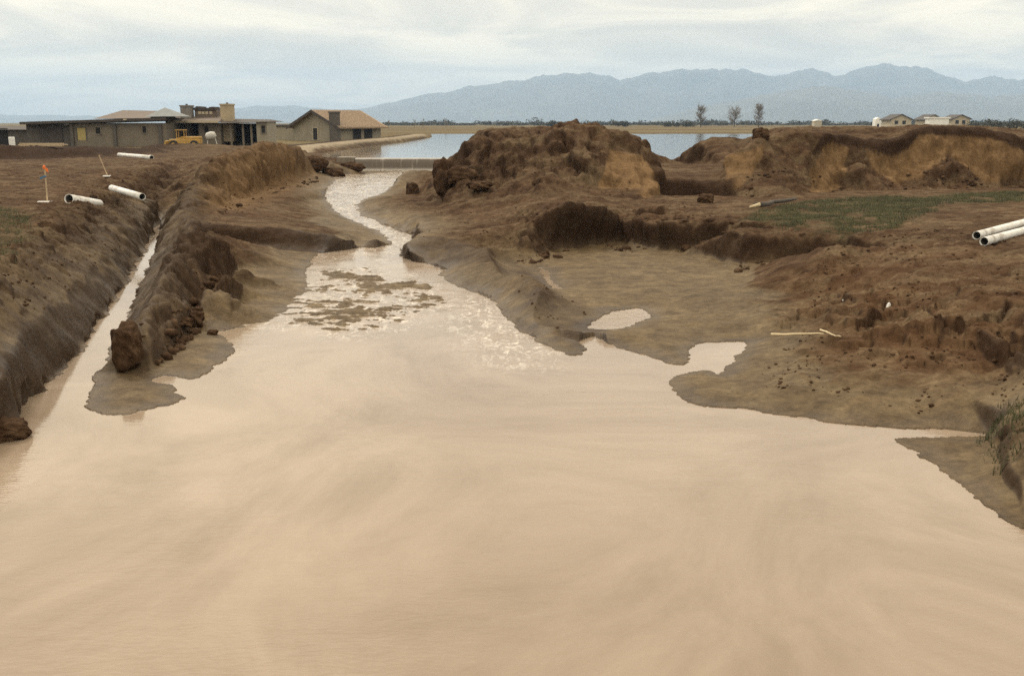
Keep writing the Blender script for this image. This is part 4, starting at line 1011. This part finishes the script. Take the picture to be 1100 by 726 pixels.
# ================================================================== YARD IN FRONT OF THE HOUSES
# yellow wheeled loader
DL = 106.0; xl = wx_(197, DL); zl = hz(xl, DL)
ld = empty('loader', (xl, DL, zl), R(4), 'yellow wheel loader with a long body parked before the porch house', 'loader')
ld.scale = (.85, .85, .78)
b_ = MB().box(-1.7, 2.0, -.7, .7, .55, 1.15); b_.box(.2, 2.0, -.62, .62, 1.152, 1.5); b_.build('body', M_YELLOW, ld, bevel=.06)
cbn = MB().box(-.9, .15, -.6, .6, 1.155, 1.3)
for sx in (-.85, .06):
    for sy in (-.56, .5): cbn.box(sx, sx + .07, sy, sy + .07, 1.3, 2.3)
cbn.box(-.98, .22, -.65, .65, 2.302, 2.4); cbn.build('cab', M_YELLOW, ld)
for (x, r_) in ((-1.15, .5), (1.3, .5)):
    for y in (-.85, .85):
        wo_ = MB().tube([(x, y - .18, r_), (x, y - .15, r_), (x, y + .15, r_), (x, y + .18, r_)], [r_ * .85, r_, r_, r_ * .85], 22).build('wheel', M_TYRE, ld)
        MB().tube([(x, y - .2, r_), (x, y + .2, r_)], r_ * .45, 14).build('rim', M_YELLOW, wo_)
MB().prism([(-2.9, .12), (-2.1, .12), (-1.95, .9), (-2.15, .95), (-2.35, .3), (-2.9, .22)], -1.0, 1.0).build('bucket', M_YELLOW, ld)
am = MB(); 
for y in (-.5, .42): am.prism([(-2.25, .5), (-1.9, .5), (.0, 1.35), (.0, 1.52), (-.2, 1.52)], y, y + .1)
am.build('lift_arm', M_YELLOW, ld)
# white drum mixer
xm = wx_(226, DL); zm = hz(xm, DL)
mxr = empty('drum_mixer', (xm, DL, zm), R(10), 'small dusty white drum mixer on spindly legs in front of the porch house', 'mixer')
MB().tube([(-.55, 0, 1.0), (-.35, 0, 1.08), (.1, 0, 1.22), (.42, 0, 1.36)], [.22, .42, .42, .24], 18).build('drum', M_DUSTY, mxr, smooth=True)
fr_ = MB(); [MB().tube([(sx, 0, 1.05), (sx * 1.7, sy, .02)], .035, 6).build('leg', M_DUSTY, mxr) for sx in (-.3, .35) for sy in (-.35, .35)]
for sy in (-.38, .38): MB().tube([(-.52, sy - .05, .2), (-.52, sy + .05, .2)], .2, 16).build('wheel', M_TYRE, mxr)
def slabthing(px, py, y, sx, sy, sz, rz, name, mat, label, cat, group=None):
    x = wx_(px, y); z = hz(x, y); m = MB()
    n = max(2, int(sx / .8))
    m.add([(-sx,-sy,-.05),(sx,-sy,-.05),(sx*.96,sy,-.05),(-sx*.97,sy,-.05),(-sx*.95,-sy*.8,sz),(sx*.9,-sy*.85,sz*.7),(sx*.93,sy*.9,sz*.9),(-sx*.97,sy*.92,sz)],[(0,3,2,1),(4,5,6,7),(0,1,5,4),(1,2,6,5),(2,3,7,6),(3,0,4,7)])
    o = m.build(name, mat, None, bevel=.03); o.location = (x, y, z); o.rotation_euler = (0, 0, rz); return tag(o, label, cat, group)
slabthing(214, 151, 103, .45, .4, .28, .3, 'cement_sack', M_WHITE, 'bright white sack lying between the loader and the mixer', 'sack')
def planks(px0, px1, y, n, label):
    x0, x1 = wx_(px0, y), wx_(px1, y); z = max(hz(x0, y), hz(x1, y), hz((x0 + x1) / 2, y)); L = x1 - x0
    o = empty('timber_stack', (x0, y, z - .02), 0, label, 'timber stack', 'timber piled on the dark earth bank')
    for i in range(n):
        k = MB().box(random.uniform(0, .3), L - random.uniform(0, .4), -.32 + (i % 3) * .22, -.13 + (i % 3) * .22, .02 + (i // 3) * .09, .10 + (i // 3) * .09).build('plank', M_WOOD, o); k.rotation_euler = (0, 0, random.uniform(-.02, .02))
planks(18, 69, 83.5, 7, 'long pale stack of planks on the dark earth bank before the block house')
planks(70, 83, 80.5, 5, 'short pale stack of planks lower down the bank, right of the long stack')
x = wx_(10.5, 100); z = hz(x, 100)
br = empty('barrel', (x, 100, z), 0, 'white drum standing before the low dark building at the left edge', 'drum')
MB().tube([(0, 0, 0), (0, 0, .02), (0, 0, .85), (0, 0, .88)], [.26, .29, .29, .26], 18).build('shell', M_WHITE, br); h_ = MB(); [h_.tube([(0, 0, q), (0, 0, q + .03)], .305, 18) for q in (.28, .58)]; h_.build('hoop', M_PVC, br)

# ================================================================== CLODS AND BOULDERS OF EARTH
def clod(px, py, zz, sx, sy, sz, label, seed, rz=0, sink=.2, cubic=.35, at=None, group='clods of earth left by the flood'):
    p = at or G(px, py, zz); z = hz(p[0], p[1])
    bm = bmesh.new(); bmesh.ops.create_icosphere(bm, subdivisions=5, radius=1)
    P = np.array([v.co[:] for v in bm.verts])
    N = P / (np.max(np.abs(P), axis=1, keepdims=True) ** 1.0)
    P = P * (1 - cubic) + N * cubic * .85
    q = seed * 13.7
    d = 1 + .34 * pnoise(P[:, 0] * 1.3 + q + P[:, 2], P[:, 1] * 1.3 - q + P[:, 2] * .7) + .16 * pnoise(P[:, 0] * 3 + q, P[:, 2] * 3 + P[:, 1] * 2.1) + .07 * pnoise(P[:, 1] * 8 + q, P[:, 2] * 8 + P[:, 0] * 5) + .035 * pnoise(P[:, 1] * 19 + q, P[:, 2] * 19 + P[:, 0] * 13)
    P = P * d[:, None] * np.array([[sx, sy, sz]])
    for v, c in zip(bm.verts, P): v.co = c
    me = bpy.data.meshes.new('earth_clod'); bm.to_mesh(me); bm.free()
    for f in me.polygons: f.use_smooth = True
    me.materials.append(M_CLOD)
    o = bpy.data.objects.new('earth_clod', me); COL.objects.link(o); o.location = (p[0], p[1], z + sz * (1 - sink * 2)); o.rotation_euler = (0, 0, rz)
    return tag(o, label, 'clod', group)
clod(138, 393, .1, .24, .34, .40, 'tall dark block of earth standing on the mud lobe at the trench mouth', 23, .5, .18, .3)
clod(210, 352, .06, .17, .16, .17, 'rounded clod beside the mud flat, below the low ridge', 2, .2)
clod(199, 360, .06, .16, .13, .1, 'flat small clod just left of the rounded clod on the mud flat', 3)
clod(228, 357, .06, .10, .09, .06, 'smallest clod at the edge of the muddy pool, right of the rounded clod', 4)
clod(8, 466, .05, .27, .25, .17, 'brown clod at the water edge by the left border of the view', 5, .4, .15)
clod(0, 519, .0, .12, .12, .08, 'small dark clod in the muddy water at the left border', 6)
clod(478, 217, .75, .5, .5, .8, 'tall dark pointed clod by the stream below the middle heap', 7, .2, .2, .3)
clod(497, 217, .8, .75, .5, .42, 'wide dark clod leaning against the tall pointed clod', 8, .1, .2)
clod(443, 210, .5, .3, .28, .34, 'dark squarish clod at the stream edge, left of the tall pointed clod', 9, .5, .2, .5)
clod(515, 221, .8, .5, .35, .18, 'low flat clod right of the wide dark clod', 10)
clod(357, 178, 1.2, .8, .5, .4, 'dark clod on the earth bank left of the weir', 15, .3)
clod(338, 180, 1.1, .9, .6, .5, 'bulky clod at the far end of the spoil ridge', 16, .2)
clod(378, 182, .8, .9, .5, .35, 'dark clod in the shallows at the left foot of the weir', 17)
clod(425, 189, .6, 1.4, .5, .14, 'long low mud bar across the head of the stream', 18, .05, .3)
clod(366, 203, .45, .5, .3, .12, 'low wet clod in the upper stream near its left bank', 19, .0, .3)
clod(758, 220, 1.1, .3, .22, .2, 'knobby clod right of the notch below the levees', 21, .4)
clod(818, 145, 3.3, .38, .35, .32, 'dark knob of earth on the left shoulder of the right levee', 22, 0, .3, .3, at=Y(817, 145, 44.3))

# loose crumbs of earth, too many to count
def crumbs(name, n, polys, smin, smax, label):
    base = bmesh.new(); bmesh.ops.create_icosphere(base, subdivisions=1, radius=1)
    bv = np.array([v.co[:] for v in base.verts]); bf = np.array([[v.index for v in f.verts] for f in base.faces]); base.free()
    pts = []
    for poly, wgt in polys:
        P = np.array([(p[0], p[1]) for p in poly]); lo, hi = P.min(0), P.max(0); m = int(n * wgt); got = 0
        while got < m:
            c = lo + (hi - lo) * rng.random((m * 2, 2)); s = sdist(c[:, 0], c[:, 1], poly) < 0; c = c[s][:m - got]; pts.append(c); got += len(c)
    pts = np.concatenate(pts); X = pts[:, 0][None]; Yy = pts[:, 1][None]
    z, *_r = ground(X, Yy); sdq = _r[3][0]; z = z[0]; ok = (sdq > .3) & (fbm(pts[:, 0] / 1.6, pts[:, 1] / 1.6, 3) > .02); pts = pts[ok]; z = z[ok]; m = len(pts)
    s = smin + (smax - smin) * rng.random(m) ** 4
    V = np.repeat(bv[None], m, 0) * (1 + .75 * (rng.random((m, len(bv), 1)) - .5)) * (s[:, None, None] * (0.7 + .6 * rng.random((m, 1, 3))))
    V[:, :, 2] *= .7
    V += np.stack([pts[:, 0], pts[:, 1], z + s * .12], -1)[:, None]
    F = (bf[None] + (np.arange(m) * len(bv))[:, None, None]).reshape(-1, 3)
    me = bpy.data.meshes.new(name); me.vertices.add(m * len(bv)); me.vertices.foreach_set('co', V.reshape(-1).astype(np.float32))
    me.loops.add(F.size); me.loops.foreach_set('vertex_index', F.ravel().astype(np.int32)); me.polygons.add(len(F)); me.polygons.foreach_set('loop_start', np.arange(0, F.size, 3, dtype=np.int32))
    me.update(calc_edges=True); me.materials.append(M_CLOD)
    o = bpy.data.objects.new(name, me); COL.objects.link(o); o['kind'] = 'stuff'; o['label'] = label
REG_R = [G(*p) for p in ((800,420,.1),(870,300,.5),(905,255,1.1),(1120,250,1.2),(1150,480,.5),(1060,450,.2),(920,430,.15))]
REG_L = [G(*p) for p in ((-20,440,.3),(60,330,.7),(185,195,.8),(205,170,1.3),(60,215,1.42),(-40,300,1.4))]
REG_S = [G(*p) for p in ((120,400,.3),(150,320,.8),(205,240,1.1),(250,200,1.0),(330,190,.9),(245,240,.8),(240,310,.2),(190,380,.06))]
REG_M = [G(*p) for p in ((440,255,.6),(470,215,.8),(580,205,1.2),(700,210,1.1),(790,230,1.1),(660,262,.2),(560,275,.2))]
REG_T = [G(*p) for p in ((550,285,.4),(590,285,.3),(655,358,.1),(600,370,.1),(540,330,.2))]
REG_B = [G(*p) for p in ((-40,300,1.4),(-60,200,1.4),(150,165,1.4),(190,172,1.4),(75,232,1.4))]
crumbs('earth_crumbs', 16000, ((REG_R, .24), (REG_L, .30), (REG_S, .14), (REG_M, .14), (REG_T, .03), (REG_B, .09)),   .006, .042, 'loose crumbs of brown earth scattered over the banks')

REG_C = [G(*p) for p in ((552,285,.15),(600,278,.15),(665,272,.15),(680,272,.15),(790,275,.2),(790,291,.2),(895,290,.3),(895,280,.5),(790,265,.2),(660,258,.3),(600,264,.3),(560,270,.3))]
REG_D = [G(*p) for p in ((215,244,.8),(262,222,.8),(345,192,.7),(345,188,.7),(262,208,1.2),(213,226,1.2))]
REG_E = [G(*p) for p in ((240,310,.2),(258,285,.3),(248,275,.8),(215,290,.8),(165,380,.3),(200,372,.06))]
REG_F = [Y(780,214,40), Y(960,208,44), Y(1110,204,45), Y(1110,196,46), Y(960,198,45.8), Y(780,206,41.6)]
crumbs('earth_rubble', 1500, ((REG_C, .34), (REG_D, .18), (REG_E, .2), (REG_F, .28)), .02, .15, 'broken lumps of earth fallen at the foot of the cut banks')

# grass: short tufts of blades
def grass(name, regs, n, h0, h1, label):
    pts = []
    for poly, m in regs:
        P = np.array([(p[0], p[1]) for p in poly]); lo, hi = P.min(0) - .4, P.max(0) + .4; got = 0
        while got < m:
            c = lo + (hi - lo) * rng.random((m * 3, 2)); s = (sdist(c[:, 0], c[:, 1], poly) < .3 * rng.random(len(c))) & (fbm(c[:, 0] / .9, c[:, 1] / .6, 3) > -.02); c = c[s][:m - got]; pts.append(c); got += len(c)
    c = np.concatenate(pts); k = 7
    P = np.repeat(c, k, 0) + rng.normal(0, .05, (len(c) * k, 2)); m = len(P)
    z = ground(P[:, 0][None], P[:, 1][None])[0][0]
    h = h0 + (h1 - h0) * rng.random(m); a = rng.random(m) * 6.28; w = .006 + .006 * rng.random(m); l = .5 * h * rng.random(m); b = rng.random(m) * 6.28
    dx, dy_ = np.cos(a) * w, np.sin(a) * w; lx, ly = np.cos(b) * l, np.sin(b) * l
    V = np.stack([np.stack([P[:, 0] - dx, P[:, 1] - dy_, z - .02], -1), np.stack([P[:, 0] + dx, P[:, 1] + dy_, z - .02], -1), np.stack([P[:, 0] + lx, P[:, 1] + ly, z + h], -1)], 1)
    F = np.arange(m * 3)
    me = bpy.data.meshes.new(name); me.vertices.add(m * 3); me.vertices.foreach_set('co', V.reshape(-1).astype(np.float32))
    me.loops.add(m * 3); me.loops.foreach_set('vertex_index', F.astype(np.int32)); me.polygons.add(m); me.polygons.foreach_set('loop_start', np.arange(0, m * 3, 3, dtype=np.int32))
    me.update(calc_edges=True); me.materials.append(M_GRASS)
    o = bpy.data.objects.new(name, me); COL.objects.link(o); o['kind'] = 'stuff'; o['label'] = label
grass('grass', ((GR1, 3400), (GR2, 2400), (GR3, 700), (GR4, 130)), 0, .03, .14, 'short dull green grass in patches on the banks')

# ================================================================== TREES
def bare_tree(px, base, top, y, spread, seed, label, group='bare trees on the plain', limbs=44, twigs=20):
    rs = random.Random(seed); x = wx_(px, y); H = (base - top) / FPX * y + 1.5
    o = empty('bare_tree', (x, y, 1.4), 0, label, 'tree', group)
    tr = MB(); tw = MB(); r0 = H * .022
    lean = rs.uniform(-.04, .04)
    tr.tube([(0, 0, -.3), (lean * H * .3, 0, H * .25), (lean * H * .6, 0, H * .55), (lean * H, 0, H * .9)], [r0, r0 * .8, r0 * .5, r0 * .15], 7)
    R_ = H * .36 * spread
    for i in range(limbs):
        f = rs.uniform(.18, .8); p0 = Vector((lean * H * f, 0, H * f)); aa = rs.random() * 6.283
        tip_r = R_ * math.sqrt(max(.05, 1 - ((f + .15 - .55) / .5) ** 2)) * rs.uniform(.65, 1.05)
        p2 = Vector((math.cos(aa) * tip_r, math.sin(aa) * tip_r, min(H * 1.0, H * (f + rs.uniform(.12, .30)))))
        p1 = p0.lerp(p2, .5) + Vector((rs.uniform(-.3, .3), rs.uniform(-.3, .3), -H * .02))
        tw.tube([p0, p1, p2], [r0 * .34, r0 * .24, r0 * .1], 4, False)
        for j in range(twigs):
            q = p0.lerp(p1, rs.uniform(.4, 1)) if rs.random() < .35 else p1.lerp(p2, rs.random())
            d = Vector((rs.gauss(0, 1), rs.gauss(0, 1), abs(rs.gauss(.5, .7)))).normalized() * H * rs.uniform(.06, .14)
            e1 = q + d * .5 + Vector((rs.uniform(-.1, .1), 0, rs.uniform(-.1, .1)))
            tw.tube([q, e1, q + d], [.05, .04, .025], 3, False)
    tr.build('trunk', M_BARK, o, recalc=False); tw.build('crown', M_TWIG, o, recalc=False)
    return o
bare_tree(753, 131, 110.5, 560, .8, 1, 'tall thin bare tree on the plain, leftmost of the three')
bare_tree(789, 131, 112, 570, 1.15, 2, 'wide rounded bare tree on the plain, middle of the three')
bare_tree(815, 131, 110, 540, .75, 3, 'upright dense bare tree on the plain, rightmost of the three')
for i, (px, tp, y) in enumerate(((396, 125, 420), (417, 127, 470), (445, 126, 520), (454, 125.5, 500), (479, 125, 540))):
    bare_tree(px, 131.5, tp, y, .9, 20 + i, ['slim small bare tree just right of the gabled house', 'tiny bare tree, second from the gabled house, beyond the pond', 'tiny bare tree, left one of a close pair beyond the pond', 'tiny bare tree, right one of a close pair beyond the pond', 'small bare tree on the skyline above the pond, left of the middle heap'][i], 'small far trees beyond the pond', 14, 8)

def leafmass(name, clumps, per, size, mat, label, kind='stuff', cat=None, group=None):
    V = []
    for (x, y, z, rx, ry, rz) in clumps:
        u = rng.normal(0, 1, (per, 3)); u /= np.linalg.norm(u, axis=1, keepdims=True); u *= rng.random((per, 1)) ** .4
        c = np.array([x, y, z]) + u * np.array([rx, ry, rz]); a = rng.normal(0, 1, (per, 3)); b = rng.normal(0, 1, (per, 3))
        a *= size / np.linalg.norm(a, axis=1, keepdims=True); b *= size / np.linalg.norm(b, axis=1, keepdims=True)
        V.append(np.stack([c - a, c + b, c + a, c - b], 1))
    V = np.concatenate(V); m = len(V); F = np.arange(m * 4)
    me = bpy.data.meshes.new(name); me.vertices.add(m * 4); me.vertices.foreach_set('co', V.reshape(-1).astype(np.float32))
    me.loops.add(m * 4); me.loops.foreach_set('vertex_index', F.astype(np.int32)); me.polygons.add(m); me.polygons.foreach_set('loop_start', np.arange(0, m * 4, 4, dtype=np.int32))
    me.update(calc_edges=True); me.materials.append(mat)
    o = bpy.data.objects.new(name, me); COL.objects.link(o); o['label'] = label
    if kind: o['kind'] = kind
    if cat: o['category'] = cat
    if group: o['group'] = group
    return o
cl_ = []
for i in range(520):
    y = 900 + rng.random() * 500; px = rng.uniform(400, 1260); hgt = (2.2 + 2.0 * rng.random()) * (.75 + .55 * math.sin(px * .043) * math.sin(px * .017 + 1) + .35 * math.sin(px * .11)) + (3.2 * rng.random() if rng.random() < .16 else 0) + .6
    if px < 600 and rng.random() < .45: hgt *= .6
    cl_.append((wx_(px, y), y, 1.2 + hgt * .45, 5 + 6 * rng.random(), 4, hgt * .62))
leafmass('tree_line', cl_, 70, .9, M_WOODLINE, 'dark far line of trees along the foot of the mountains')
for i, (px, w_, tp, lab) in enumerate(((668, 14, 125.5, 'low dark bush on the far shore above the middle heap'), (722, 12, 126, 'dark bush on the far shore left of the three bare trees'), (740, 10, 126.5, 'round dark bush on the far shore under the leftmost bare tree'), (594, 9, 125.5, 'dark bush on the skyline over the left half of the middle heap'))):
    y = 640; k = []
    for j in range(7): k.append((wx_(px + rng.uniform(-w_, w_) * .6, y), y + rng.uniform(-2, 2), 1.4 + rng.uniform(.2, .7) * (132 - tp) / FPX * y, 2.4, 2, 1.5))
    leafmass('far_bush', k, 110, .35, M_WOODLINE, lab, None, 'bush', 'bushes on the far shore')
k = []
for j in range(26):
    px = 1046 + j * 4.2; k.append((wx_(px, 350) + rng.uniform(-1, 1), 350 + rng.uniform(-4, 4), 1.4 + rng.uniform(1.0, 2.6), 2.4, 2, 1.5))
leafmass('shrubs', k, 170, .22, M_WOODLINE, 'thicket of dark leafless shrubs at the right end of the skyline')
